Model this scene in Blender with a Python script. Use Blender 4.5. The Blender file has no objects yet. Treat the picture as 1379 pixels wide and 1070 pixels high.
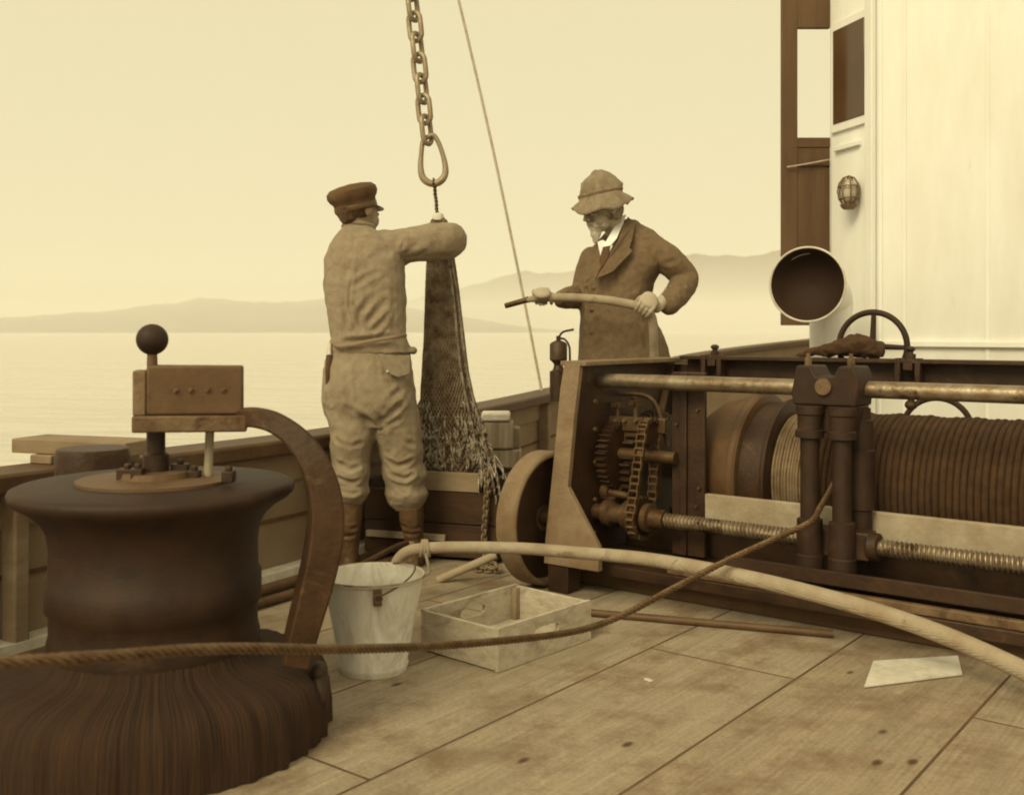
import bpy, bmesh, math, random
import numpy as np
from mathutils import Vector, Matrix, noise as mnoise
random.seed(7)
R = math.radians
scn = bpy.context.scene
COL = scn.collection

# ------------------------------------------------------------------ camera, sky, sun, exposure
F, CX, HY, CH = 1400.0, 689.5, 446.0, 1.06        # focal length and horizon in photograph pixels, eye height
cd = bpy.data.cameras.new('camera'); cam = bpy.data.objects.new('camera', cd); COL.objects.link(cam)
cam.location = (0, 0, CH); cam.rotation_euler = (R(90), 0, 0)
cd.sensor_width = 36.0; cd.lens = 36.0 * F / 1379.0
cd.shift_y = -(535.0 - HY) / 1379.0
cd.clip_start = 0.05; cd.clip_end = 30000
cd.dof.use_dof = True; cd.dof.focus_distance = 4.2; cd.dof.aperture_fstop = 4.2
scn.camera = cam
scn.view_settings.view_transform = 'Standard'; scn.view_settings.look = 'None'
scn.view_settings.exposure = 0.5; scn.view_settings.gamma = 1.0
scn.cycles.volume_bounces = 4
scn.cycles.max_bounces = 8
scn.cycles.filter_width = 1.9
SUN_EL, SUN_AZ = 38.0, 212.0                       # high behind the camera's left shoulder, through thin overcast
TINT = (1.0, 0.89, 0.55)                          # the light of the sepia print
w = bpy.data.worlds.new('World'); scn.world = w; w.use_nodes = True
nt = w.node_tree; nt.nodes.clear()
sky = nt.nodes.new('ShaderNodeTexSky'); sky.sky_type = 'NISHITA'; sky.sun_disc = False
sky.sun_elevation = R(SUN_EL); sky.sun_rotation = R(SUN_AZ); sky.air_density = 2.0; sky.dust_density = 6.0
bw = nt.nodes.new('ShaderNodeRGBToBW'); nt.links.new(sky.outputs[0], bw.inputs[0])
ma = nt.nodes.new('ShaderNodeMath'); ma.operation = 'MULTIPLY_ADD'; ma.inputs[1].default_value = 0.10; ma.inputs[2].default_value = 5.5
nt.links.new(bw.outputs[0], ma.inputs[0])
vm = nt.nodes.new('ShaderNodeVectorMath'); vm.operation = 'SCALE'; vm.inputs[0].default_value = TINT
nt.links.new(ma.outputs[0], vm.inputs[3])
bg = nt.nodes.new('ShaderNodeBackground'); bg.inputs[1].default_value = 0.10
nt.links.new(vm.outputs[0], bg.inputs[0])
wo = nt.nodes.new('ShaderNodeOutputWorld'); nt.links.new(bg.outputs[0], wo.inputs[0])
sd = bpy.data.lights.new('sun', 'SUN'); sd.energy = 1.9; sd.angle = R(28); sd.color = TINT
sun = bpy.data.objects.new('sun', sd); COL.objects.link(sun)
a, e = R(SUN_AZ), R(SUN_EL)
sdir = Vector((math.sin(a) * math.cos(e), math.cos(a) * math.cos(e), math.sin(e)))
sun.rotation_euler = sdir.to_track_quat('Z', 'Y').to_euler()

# ------------------------------------------------------------------ measuring helpers
def P(px, py, Y):
    return Vector(((px - CX) * Y / F, Y, CH - (py - HY) * Y / F))
def G(px, py, z=0.0):                              # point at height z
    return P(px, py, (CH - z) * F / (py - HY))
WO = Vector((0.128, 4.25, 0)); V = Vector((0.788, -0.616, 0)).normalized(); U = Vector((-V.y, V.x, 0))
WM = Matrix.Translation(WO) @ Matrix(((V.x, U.x, 0, 0), (V.y, U.y, 0, 0), (0, 0, 1, 0), (0, 0, 0, 1)))
def Lw(px, py, yl):                                # winch-local point on the plane y = yl
    d = Vector(((px - CX) / F, 1, -(py - HY) / F))
    t = (yl + WO.dot(U)) / d.dot(U)
    p = d * t + Vector((0, 0, CH))
    q = p - WO
    return Vector((q.dot(V), yl, p.z))

# ------------------------------------------------------------------ materials
SEP = [(0, .34, .11), (.026, .36, .12), (.06, .44, .165), (.11, .54, .24), (.22, .69, .41), (.376, .83, .62), (.6, .92, .78), (.83, 1, 1), (1, 1, 1)]
def sep(v):
    v = max(0.002, min(v, .95))
    for (a0, g0, b0), (a1, g1, b1) in zip(SEP, SEP[1:]):
        if v <= a1:
            k = (v - a0) / (a1 - a0)
            return (v, v * (g0 + (g1 - g0) * k), v * (b0 + (b1 - b0) * k), 1)
    return (v, v, v, 1)
def N(nt, t, **kw):
    n = nt.nodes.new(t)
    for k, v in kw.items(): setattr(n, k, v)
    return n
def mat(name, v, var=.25, scale=6, rough=.75, metal=0, bump=.15, bscale=60, stretch=None, stain=None, sscale=3, sthr=.58, weave=0, spec=.4, soft=.12, wrinkle=0, polar=0):
    m = bpy.data.materials.new(name); m.use_nodes = True; t = m.node_tree; L = t.links
    b = t.nodes['Principled BSDF']; b.inputs['Roughness'].default_value = rough; b.inputs['Metallic'].default_value = metal
    b.inputs['Specular IOR Level'].default_value = spec
    tc = N(t, 'ShaderNodeTexCoord'); co = tc.outputs['Object']
    if polar:
        gd = N(t, 'ShaderNodeTexGradient', gradient_type='RADIAL'); L.new(co, gd.inputs[0]); sx_ = N(t, 'ShaderNodeSeparateXYZ'); L.new(co, sx_.inputs[0])
        m1_ = N(t, 'ShaderNodeMath', operation='MULTIPLY'); m1_.inputs[1].default_value = polar; L.new(gd.outputs['Fac'], m1_.inputs[0])
        cb = N(t, 'ShaderNodeCombineXYZ'); L.new(m1_.outputs[0], cb.inputs[0]); L.new(sx_.outputs[2], cb.inputs[1]); co = cb.outputs[0]
    if stretch:
        mp = N(t, 'ShaderNodeMapping'); mp.inputs['Scale'].default_value = stretch; L.new(co, mp.inputs[0]); co = mp.outputs[0]
    n1 = N(t, 'ShaderNodeTexNoise'); n1.inputs['Scale'].default_value = scale; n1.inputs['Detail'].default_value = 6; n1.inputs['Roughness'].default_value = .65
    L.new(co, n1.inputs['Vector'])
    r1 = N(t, 'ShaderNodeValToRGB'); r1.color_ramp.elements[0].position = .3; r1.color_ramp.elements[1].position = .72
    r1.color_ramp.elements[0].color = sep(v * (1 - var)); r1.color_ramp.elements[1].color = sep(v * (1 + var))
    L.new(n1.outputs[0], r1.inputs[0]); out = r1.outputs[0]
    if stain is not None:
        n2 = N(t, 'ShaderNodeTexNoise'); n2.inputs['Scale'].default_value = sscale; n2.inputs['Detail'].default_value = 9; n2.inputs['Roughness'].default_value = .7
        n2.inputs['Distortion'].default_value = .5
        L.new(co, n2.inputs['Vector'])
        r2 = N(t, 'ShaderNodeValToRGB'); r2.color_ramp.elements[0].position = sthr; r2.color_ramp.elements[1].position = sthr + soft
        L.new(n2.outputs[0], r2.inputs[0])
        mx = N(t, 'ShaderNodeMix', data_type='RGBA'); mx.inputs['B'].default_value = sep(stain)
        L.new(r2.outputs[0], mx.inputs['Factor']); L.new(out, mx.inputs['A']); out = mx.outputs['Result']
    L.new(out, b.inputs['Base Color'])
    n3 = N(t, 'ShaderNodeTexNoise'); n3.inputs['Scale'].default_value = bscale; n3.inputs['Detail'].default_value = 5
    L.new(co, n3.inputs['Vector']); h = n3.outputs[0]
    if weave:
        wv = N(t, 'ShaderNodeTexWave', bands_direction='DIAGONAL'); wv.inputs['Scale'].default_value = weave; wv.inputs['Distortion'].default_value = 2
        L.new(co, wv.inputs['Vector'])
        ad = N(t, 'ShaderNodeMath', operation='ADD'); L.new(h, ad.inputs[0]); L.new(wv.outputs[1], ad.inputs[1]); h = ad.outputs[0]
    base_n = None
    if wrinkle:
        nw = N(t, 'ShaderNodeTexNoise'); nw.inputs['Scale'].default_value = 6; nw.inputs['Detail'].default_value = 3; nw.inputs['Distortion'].default_value = 1.6
        L.new(co, nw.inputs['Vector'])
        s1 = N(t, 'ShaderNodeMath', operation='SUBTRACT'); s1.inputs[1].default_value = .5; L.new(nw.outputs[0], s1.inputs[0])
        s2 = N(t, 'ShaderNodeMath', operation='ABSOLUTE'); L.new(s1.outputs[0], s2.inputs[0])
        s3 = N(t, 'ShaderNodeMapRange'); s3.inputs[1].default_value = 0; s3.inputs[2].default_value = .10; L.new(s2.outputs[0], s3.inputs[0])
        bq = N(t, 'ShaderNodeBump'); bq.inputs['Strength'].default_value = wrinkle; bq.inputs['Distance'].default_value = .008
        L.new(s3.outputs[0], bq.inputs['Height']); base_n = bq
    bp = N(t, 'ShaderNodeBump'); bp.inputs['Strength'].default_value = bump;
    if base_n: L.new(base_n.outputs[0], bp.inputs['Normal'])
    bp.inputs['Strength'].default_value = bump; bp.inputs['Distance'].default_value = .01
    L.new(h, bp.inputs['Height']); L.new(bp.outputs[0], b.inputs['Normal'])
    rr = N(t, 'ShaderNodeMapRange'); rr.inputs['To Min'].default_value = max(.05, rough - .12); rr.inputs['To Max'].default_value = min(1, rough + .12)
    L.new(n1.outputs[0], rr.inputs[0]); L.new(rr.outputs[0], b.inputs['Roughness'])
    return m
M = {}
M['black_iron'] = mat('black_iron', .038, .5, 9, .55, 0, .25, 45, stain=.10, sscale=5, sthr=.60)
M['capstan_iron'] = mat('capstan_iron', .028, .5, 11, .66, 0, .16, 110, stain=.07, sscale=6, sthr=.60, spec=.4)
M['capstan_ribs'] = mat('capstan_ribs', .033, .45, 3.4, .9, 0, 1.0, 7, polar=46, stain=.075, sscale=3, sthr=.60)
M['arm_iron'] = mat('arm_iron', .05, .4, 10, .6, 0, .35, 60, stain=.10, sscale=8, sthr=.58, spec=.3)
M['grey_box'] = mat('grey_box', .12, .2, 8, .65, 0, .2, 50, stain=.07, sscale=7)
M['worn_edge'] = mat('worn_edge', .14, .35, 14, .6, 0, .35, 60, stain=.06, sscale=12, sthr=.52)
M['grey_paint'] = mat('grey_paint', .20, .25, 9, .65, 0, .3, 70, stain=.11, sscale=9, sthr=.60)
M['drum_paint'] = mat('drum_paint', .10, .25, 5, .5, 0, .15, 40, stain=.06, sscale=5, sthr=.58)
M['steel'] = mat('steel', .30, .35, 14, .42, .8, .2, 60, stain=.08, sscale=9, sthr=.55)
M['dull_steel'] = mat('dull_steel', .12, .3, 12, .5, .5, .25, 60, stain=.07, sscale=9, sthr=.56)
M['rope_dark'] = mat('rope_dark', .058, .35, 30, .9, 0, .5, 150)
M['wire'] = mat('wire', .13, .4, 18, .38, .5, .3, 150)
M['wire_light'] = mat('wire_light', .2, .3, 18, .6, .1, .3, 150)
M['line'] = mat('line', .42, .2, 20, .9)
M['hose'] = mat('hose', .34, .22, 9, .85, 0, .3, 120, stain=.17, sscale=9, sthr=.58, weave=90)
M['rod'] = mat('rod', .14, .3, 12, .6, .1, .2, 60)
M['bucket'] = mat('bucket', .66, .14, 9, .55, 0, .15, 60, stretch=(1, 1, .4), stain=.30, sscale=9, sthr=.50, soft=.26)
M['crate'] = mat('crate', .45, .22, 14, .85, 0, .35, 90, stretch=(1, 1, 2.2), stain=.14, sscale=5, sthr=.52, soft=.24)
M['wood_dark'] = mat('wood_dark', .10, .35, 5, .75, 0, .3, 40, stretch=(1, 1, .15))
M['wood_box'] = mat('wood_box', .05, .5, 6, .85, 0, .4, 40, stretch=(.3, 1, 1.4), stain=.03, sscale=5)
M['wood_mid'] = mat('wood_mid', .24, .3, 7, .85, 0, .35, 40, stretch=(.3, .3, 1), stain=.12, sscale=6, sthr=.6)
M['timber'] = mat('timber', .34, .25, 8, .85, 0, .35, 40, stain=.16, sscale=9, sthr=.62)
M['bulwark'] = mat('bulwark', .25, .16, 3, .75, 0, .2, 30, stain=.17, sscale=3, sthr=.6)
M['rail'] = mat('rail', .085, .35, 7, .6, 0, .25, 40, stain=.22, sscale=8, sthr=.68)
M['white_paint'] = mat('white_paint', .76, .05, 7, .5, 0, .12, 30, stretch=(1, 1, .22), stain=.52, sscale=5, sthr=.66)
M['white_old'] = mat('white_old', .60, .15, 12, .8, 0, .4, 40, stain=.38, sscale=9, sthr=.52, soft=.25)
M['streaked'] = mat('streaked', .26, .55, 9, .85, 0, .3, 30, stretch=(1.4, 1.4, .12), stain=.10, sscale=6, sthr=.56)
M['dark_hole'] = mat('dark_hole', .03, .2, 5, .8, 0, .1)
M['glass'] = mat('glass', .08, .2, 2, .12, 0, .02, 5, spec=.6)
M['lamp_glass'] = mat('lamp_glass', .5, .15, 6, .15, 0, .05, 20, spec=.6)
M['brass'] = mat('brass', .24, .25, 9, .4, .6, .1)
M['jacket'] = mat('jacket', .315, .14, 26, .95, 0, .45, 170, stain=.26, sscale=6, sthr=.57, weave=150, wrinkle=.2)
M['trousers'] = mat('trousers', .315, .15, 24, .95, 0, .45, 170, stain=.24, sscale=7, sthr=.57, weave=150, wrinkle=.2)
M['boot'] = mat('boot', .10, .3, 8, .55, 0, .3, 50)
M['cap'] = mat('cap', .10, .25, 14, .9, 0, .35, 130)
M['leather'] = mat('leather', .09, .25, 12, .45, 0, .2, 60)
M['grey_hair'] = mat('grey_hair', .24, .4, 20, .9, 0, .8, 90, stretch=(1, 1, .3))
M['hair'] = mat('hair', .09, .5, 18, .8, 0, .8, 90, stretch=(1, 1, .3))
M['skin'] = mat('skin', .40, .10, 9, .6, 0, .12, 90)
M['skin_dark'] = mat('skin_dark', .27, .15, 9, .6, 0, .12, 90)
M['coat'] = mat('coat', .20, .18, 40, .97, 0, .5, 190, stain=.20, sscale=7, sthr=.58, weave=190, wrinkle=.15)
M['hat'] = mat('hat', .30, .2, 30, .97, 0, .5, 150, stain=.22, sscale=10, sthr=.56, weave=150, wrinkle=.3)
M['shirt'] = mat('shirt', .82, .04, 6, .8)
M['tie'] = mat('tie', .10, .2, 8, .8)
M['beard'] = mat('beard', .50, .3, 40, .9, 0, .9, 110, stretch=(1, 1, .35))
M['net'] = mat('net', .21, .6, 22, .95, 0, .4, 120)
M['net_in'] = mat('net_in', .11, .6, 9, .95, 0, .8, 60, stain=.2, sscale=16, sthr=.6)
M['tuft'] = mat('tuft', .26, .8, 25, .95, 0, .6, 120)
M['chain'] = mat('chain', .22, .35, 15, .55, .4, .3, 60)
M['hook'] = mat('hook', .30, .25, 10, .5, .4, .25, 60)
M['hills'] = mat('hills', .10, .4, .004, 1.0, 0, 0, 1)
M['hull'] = mat('hull', .08, .2, 2, .6)
M['eye'] = mat('eye', .09, .1, 2, .2)

# ------------------------------------------------------------------ mesh building helpers
def frame(d, up=Vector((0, 0, 1))):
    d = d.normalized()
    if abs(d.dot(up)) > .98: up = Vector((0, 1, 0)) if abs(d.y) < .9 else Vector((1, 0, 0))
    x = up.cross(d).normalized(); y = d.cross(x)
    return x, y, d
class MB:
    def __init__(s, mtx=None): s.v = []; s.f = []; s.m = mtx
    def add(s, vs, fs):
        o = len(s.v)
        s.v += [(s.m @ Vector(p)) if s.m else Vector(p) for p in vs]
        s.f += [[i + o for i in q] for q in fs]; return s
    def box(s, c, size, ax=None):
        c = Vector(c); hx, hy, hz = [k / 2 for k in size]
        X, Y, Z = ax if ax else (Vector((1, 0, 0)), Vector((0, 1, 0)), Vector((0, 0, 1)))
        vs = [c + X * (hx * i) + Y * (hy * j) + Z * (hz * k) for i in (-1, 1) for j in (-1, 1) for k in (-1, 1)]
        return s.add(vs, [(0, 1, 3, 2), (4, 6, 7, 5), (0, 4, 5, 1), (2, 3, 7, 6), (0, 2, 6, 4), (1, 5, 7, 3)])
    def tube(s, pts, rad, seg=12, closed=False, ex=1.0, up=None, twist=0, sq=0, cap0=True):
        pts = [Vector(p) for p in pts]; n = len(pts)
        if not hasattr(rad, '__len__'): rad = [rad] * n
        vs = []; fs = []; px = None
        for i, p in enumerate(pts):
            if closed: d = pts[(i + 1) % n] - pts[i - 1]
            else: d = pts[min(i + 1, n - 1)] - pts[max(i - 1, 0)]
            d.normalize()
            if px is None: x, y, _ = frame(d, up or Vector((0, 0, 1)))
            else:
                x = px - d * px.dot(d)
                if x.length < 1e-5: x, y, _ = frame(d)
                x.normalize(); y = d.cross(x)
            px = x; r = rad[i]
            ra, rb = (r if hasattr(r, '__len__') else (r, r * ex))
            for k in range(seg):
                t = 2 * math.pi * k / seg + twist * i
                c, q = math.cos(t), math.sin(t)
                if sq: 
                    m_ = (abs(c) ** sq + abs(q) ** sq) ** (-1 / sq); c *= m_; q *= m_
                vs.append(p + x * (ra * c) + y * (rb * q))
        for i in range(n if closed else n - 1):
            for k in range(seg):
                a0 = i * seg + k; a1 = i * seg + (k + 1) % seg
                j = (i + 1) % n
                fs.append((a0, a1, j * seg + (k + 1) % seg, j * seg + k))
        if not closed:
            if cap0: fs.append(tuple(range(seg - 1, -1, -1)))
            fs.append(tuple((n - 1) * seg + k for k in range(seg)))
        return s.add(vs, fs)
    def cyl(s, p0, p1, r0, r1=None, seg=20):
        return s.tube([p0, p1], [r0, r0 if r1 is None else r1], seg)
    def lathe(s, prof, o, ax=Vector((0, 0, 1)), seg=48, mod=None, cap=True, xref=None):
        x, y, d = frame(Vector(ax), xref or Vector((0, 0, 1))); o = Vector(o); vs = []; fs = []; n = len(prof)
        for i, (r, h) in enumerate(prof):
            for k in range(seg):
                t = 2 * math.pi * k / seg
                rr = r * (mod(t, i, h) if mod else 1)
                vs.append(o + x * (rr * math.cos(t)) + y * (rr * math.sin(t)) + d * h)
        for i in range(n - 1):
            for k in range(seg):
                fs.append((i * seg + k, i * seg + (k + 1) % seg, (i + 1) * seg + (k + 1) % seg, (i + 1) * seg + k))
        if cap:
            fs.append(tuple(range(seg - 1, -1, -1))); fs.append(tuple((n - 1) * seg + k for k in range(seg)))
        return s.add(vs, fs)
    def ell(s, c, r, ax=None, seg=20, rings=12):
        X, Y, Z = ax if ax else (Vector((1, 0, 0)), Vector((0, 1, 0)), Vector((0, 0, 1)))
        c = Vector(c)
        if not hasattr(r, '__len__'): r = (r, r, r)
        vs = [c - Z * r[2]]; fs = []
        for i in range(1, rings):
            th = math.pi * i / rings - math.pi / 2
            for k in range(seg):
                t = 2 * math.pi * k / seg
                vs.append(c + X * (r[0] * math.cos(th) * math.cos(t)) + Y * (r[1] * math.cos(th) * math.sin(t)) + Z * (r[2] * math.sin(th)))
        vs.append(c + Z * r[2]); top = len(vs) - 1
        for k in range(seg):
            fs.append((0, 1 + (k + 1) % seg, 1 + k))
            b0 = 1 + (rings - 2) * seg
            fs.append((b0 + k, b0 + (k + 1) % seg, top))
        for i in range(rings - 2):
            for k in range(seg):
                b0 = 1 + i * seg
                fs.append((b0 + k, b0 + (k + 1) % seg, b0 + seg + (k + 1) % seg, b0 + seg + k))
        return s.add(vs, fs)
    def torus(s, c, ax, Rr, r, seg=40, ts=10, ex=1.0):
        x, y, d = frame(Vector(ax)); c = Vector(c)
        pts = [c + x * (Rr * math.cos(2 * math.pi * k / seg)) + y * (Rr * ex * math.sin(2 * math.pi * k / seg)) for k in range(seg)]
        return s.tube(pts, r, ts, closed=True)
    def prism(s, poly, d):
        n = len(poly); poly = [Vector(p) for p in poly]; d = Vector(d)
        return s.add(poly + [p + d for p in poly],
                     [tuple(range(n - 1, -1, -1)), tuple(range(n, 2 * n))] + [(i, (i + 1) % n, n + (i + 1) % n, n + i) for i in range(n)])
    def loft(s, rows, seg=28, sq=2.4):             # rows of (centre, half-width vector, half-depth vector)
        vs = []; fs = []; n = len(rows)
        for c, hw, hd in rows:
            for k in range(seg):
                t = 2 * math.pi * k / seg; cc, q = math.cos(t), math.sin(t)
                m_ = (abs(cc) ** sq + abs(q) ** sq) ** (-1 / sq)
                vs.append(Vector(c) + Vector(hw) * (cc * m_) + Vector(hd) * (q * m_))
        for i in range(n - 1):
            for k in range(seg):
                fs.append((i * seg + k, i * seg + (k + 1) % seg, (i + 1) * seg + (k + 1) % seg, (i + 1) * seg + k))
        fs.append(tuple(range(seg - 1, -1, -1))); fs.append(tuple((n - 1) * seg + k for k in range(seg)))
        return s.add(vs, fs)
    def build(s, name, m, parent=None, smooth=True, bevel=0, angle=40):
        me = bpy.data.meshes.new(name)
        vs = s.v
        ob = bpy.data.objects.new(name, me)
        if parent is not None:
            inv = parent['_m'] if False else PM[parent.name].inverted()
            vs = [inv @ p for p in vs]; ob.parent = parent
        else:
            lo = [min(p[i] for p in vs) for i in range(3)]; hi = [max(p[i] for p in vs) for i in range(3)]
            o = Vector(((lo[0] + hi[0]) / 2, (lo[1] + hi[1]) / 2, lo[2])); vs = [p - o for p in vs]; ob.location = o
        PM[ob.name] = PM[parent.name] if parent is not None else Matrix.Translation(ob.location)
        me.from_pydata([tuple(p) for p in vs], [], s.f)
        bm = bmesh.new(); bm.from_mesh(me); bmesh.ops.recalc_face_normals(bm, faces=bm.faces); bm.to_mesh(me); bm.free()
        me.materials.append(M[m] if isinstance(m, str) else m)
        COL.objects.link(ob)
        if bevel:
            b = ob.modifiers.new('bevel', 'BEVEL'); b.width = bevel; b.segments = 2; b.limit_method = 'ANGLE'; b.angle_limit = R(35)
        if smooth:
            try: me.shade_smooth()
            except Exception: pass
            try: me.set_sharp_from_angle(angle=R(angle))
            except Exception: pass
        return ob
PM = {}
def tag(o, label=None, cat=None, group=None, kind=None):
    if label: o['label'] = label
    if cat: o['category'] = cat
    if group: o['group'] = group
    if kind: o['kind'] = kind
    return o
def empty(name, loc, label, cat, mtx=None, group=None):
    o = bpy.data.objects.new(name, None); COL.objects.link(o); o.empty_display_size = .1
    if mtx is not None: o.matrix_world = mtx; PM[o.name] = mtx.copy()
    else: o.location = loc; PM[o.name] = Matrix.Translation(Vector(loc))
    return tag(o, label, cat, group)
def struct(o): o['kind'] = 'structure'; return o
def spl(pts, n=8, rad=None):                        # Catmull-Rom through points (and radii)
    pts = [Vector(p) for p in pts]; out = []; ro = []
    q = [pts[0] * 2 - pts[1]] + pts + [pts[-1] * 2 - pts[-2]]
    for i in range(1, len(q) - 2):
        for k in range(n):
            t = k / n; a0, b0, c0, d0 = q[i - 1], q[i], q[i + 1], q[i + 2]
            out.append(.5 * ((2 * b0) + (c0 - a0) * t + (2 * a0 - 5 * b0 + 4 * c0 - d0) * t * t + (3 * b0 - a0 - 3 * c0 + d0) * t ** 3))
            if rad: ro.append(rad[i - 1] * (1 - t) + rad[i] * t)
    out.append(pts[-1])
    if rad: ro.append(rad[-1]); return out, ro
    return out
def fuse(ob, voxel, smooth=4, creases=(), lumps=0, lscale=12, fac=.5):
    """make one continuous skin of the overlapping solids in ob, then press creases and soft folds into it"""
    md = ob.modifiers.new('r', 'REMESH'); md.mode = 'VOXEL'; md.voxel_size = voxel; md.adaptivity = 0
    sm = ob.modifiers.new('s', 'SMOOTH'); sm.factor = fac; sm.iterations = smooth
    dg = bpy.context.evaluated_depsgraph_get(); dg.update()
    me = bpy.data.meshes.new_from_object(ob.evaluated_get(dg)); mats = list(ob.data.materials)
    ob.modifiers.clear(); ob.data = me
    if not me.materials:
        for q in mats: me.materials.append(q)
    n = len(me.vertices); co = np.empty(n * 3); me.vertices.foreach_get('co', co); co = co.reshape(-1, 3)
    no = np.empty(n * 3); me.vertices.foreach_get('normal', no); no = no.reshape(-1, 3)
    off = np.array(PM[ob.name].translation if ob.parent is None else PM[ob.parent.name].translation)
    dsp = np.zeros(n)
    for pts, depth, wid in creases:
        pts = [np.array(p) - off for p in pts]; dd = np.full(n, 1e9); tt = np.zeros(n)
        tot = sum(np.linalg.norm(b0 - a0) for a0, b0 in zip(pts, pts[1:])); acc = 0
        for a0, b0 in zip(pts, pts[1:]):
            ab = b0 - a0; l2 = max(ab @ ab, 1e-9)
            t = np.clip(((co - a0) @ ab) / l2, 0, 1); q = a0 + t[:, None] * ab
            dist = np.linalg.norm(co - q, axis=1); up = dist < dd
            dd[up] = dist[up]; tt[up] = (acc + t[up] * math.sqrt(l2)) / max(tot, 1e-6); acc += math.sqrt(l2)
        fade = np.clip(np.minimum(tt, 1 - tt) * 4 + .25, 0, 1)
        g = np.exp(-(dd / wid) ** 2) * 1.0 - .55 * np.exp(-((dd - 2.0 * wid) / (wid * .9)) ** 2)
        dsp -= depth * g * fade
    if lumps:
        for i in range(n):
            p = Vector(co[i]) + Vector((7.1, 3.3, 1.7))
            q = p * lscale
            dsp[i] += lumps * (mnoise.noise(q) + .5 * mnoise.noise(q * 2.3) + .22 * mnoise.noise(Vector((q.x * 5, q.y * 5, q.z * 3.2))))
    co = co + no * dsp[:, None]
    me.vertices.foreach_set('co', co.reshape(-1)); me.update(); me.shade_smooth()
    return ob

# ------------------------------------------------------------------ sea, hills, deck
SEA = -1.7
mw = bpy.data.materials.new('sea_water'); mw.use_nodes = True; t = mw.node_tree; b = t.nodes['Principled BSDF']
b.inputs['Base Color'].default_value = sep(.62); b.inputs['Roughness'].default_value = .15; b.inputs['IOR'].default_value = 1.33
tc = N(t, 'ShaderNodeTexCoord'); mp = N(t, 'ShaderNodeMapping'); mp.inputs['Scale'].default_value = (.5, 1.3, 1); mp.inputs['Rotation'].default_value = (0, 0, R(12))
t.links.new(tc.outputs['Object'], mp.inputs[0])
n1 = N(t, 'ShaderNodeTexNoise'); n1.inputs['Scale'].default_value = .55; n1.inputs['Detail'].default_value = 7; n1.inputs['Roughness'].default_value = .6; t.links.new(mp.outputs[0], n1.inputs['Vector'])
bp = N(t, 'ShaderNodeBump'); bp.inputs['Strength'].default_value = .8; bp.inputs['Distance'].default_value = .7; n2 = N(t, 'ShaderNodeTexNoise'); n2.inputs['Scale'].default_value = .12; n2.inputs['Detail'].default_value = 4; t.links.new(mp.outputs[0], n2.inputs['Vector']); sm_ = N(t, 'ShaderNodeMath', operation='MULTIPLY_ADD'); sm_.inputs[1].default_value = 2.5; t.links.new(n2.outputs[0], sm_.inputs[0]); t.links.new(n1.outputs[0], sm_.inputs[2])
t.links.new(sm_.outputs[0], bp.inputs['Height']); t.links.new(bp.outputs[0], b.inputs['Normal'])
M['sea'] = mw
sea = MB(); sea.add([(-8400, -1900, SEA), (8400, -1900, SEA), (8400, 6500, SEA), (-8400, 6500, SEA)], [(0, 1, 2, 3)])
struct(sea.build('sea', 'sea', smooth=False))

def hills(name, prof, d0, d1, seed):
    vs = []; fs = []; na, nd = 260, 40; px0, px1 = prof[0][0], prof[-1][0]
    for j in range(nd):
        for i in range(na):
            px = px0 + (px1 - px0) * i / (na - 1)
            y = np.interp(px, [p[0] for p in prof], [p[1] for p in prof])
            k = j / (nd - 1); d = d0 + (d1 - d0) * k
            ridge = d0 + (d1 - d0) * .62
            hh = (HY - y) / F * ridge
            sh = math.sin(min(1, k / .62) * math.pi / 2) ** 1.2 if k < .62 else math.cos((k - .62) / .38 * math.pi / 2)
            nz = mnoise.noise(Vector((px * .012 + seed, d * .0022, 0))) * .35 + mnoise.noise(Vector((px * .04 + seed, d * .006, 3))) * .14 + mnoise.noise(Vector((px * .15, d * .02, 9))) * .04
            z = SEA - 1 + hh * sh * (1 + nz * (1 - .75 * sh) * 1.4)+ 2.5*sh*mnoise.noise(Vector((px*.12+seed,d*.01,1)))
            vs.append(((px - CX) / F * d, d, z))
    for j in range(nd - 1):
        for i in range(na - 1):
            q = j * na + i; fs.append((q, q + 1, q + na + 1, q + na))
    o = MB(); o.add(vs, fs); return struct(o.build(name, 'hills'))
hills('hills', [(-420, 446), (-250, 432), (-100, 428), (20, 425), (135, 418), (190, 410), (232, 408), (271, 400), (300, 403), (345, 409), (372, 408), (400, 405), (440, 404), (500, 408), (560, 416), (640, 428), (720, 440), (800, 447)], 2100, 3600, 1.3)
hills('hills', [(380, 447), (470, 425), (560, 402), (600, 391), (640, 380), (700, 372), (770, 366), (860, 355), (940, 346), (1000, 341), (1050, 337), (1140, 335), (1250, 345), (1400, 352), (1560, 380), (1700, 420), (1800, 446)], 4700, 6300, 4.2)

# plan of the bulwark's inner face
BW = [(-2.75, 1.0, .6), (-2.35, 2.1, .6), (-2.0, 2.85, .6), (-1.72, 3.38, .6), (-1.48, 3.76, .6), (-1.334, 4.0, .6), (-1.0, 4.535, .6), (-.846, 4.84, .6), (-.55, 5.5, .6), (-.19, 6.5, .6), (.30, 7.9, .615), (.95, 9.6, .66), (2.1, 11.9, .80), (3.7, 14.0, .92), (5.2, 15.5, 1.0), (8, 17.5, 1.1)]
dk = MB()
dpts = [(x, y, 0) for x, y, z in BW] + [(12, 17.5, 0), (12, -4, 0), (-3.6, -4, 0)]
dk.add(dpts, [tuple(range(len(dpts)))])
md = bpy.data.materials.new('deck_boards'); md.use_nodes = True; t = md.node_tree; L = t.links; b = t.nodes['Principled BSDF']
tc = N(t, 'ShaderNodeTexCoord'); mp = N(t, 'ShaderNodeMapping')
ge = N(t, 'ShaderNodeNewGeometry')
ang = math.atan2(U.y, U.x)
mp.vector_type = 'TEXTURE'; mp.inputs['Rotation'].default_value = (0, 0, ang)
L.new(ge.outputs['Position'], mp.inputs[0])
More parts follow.
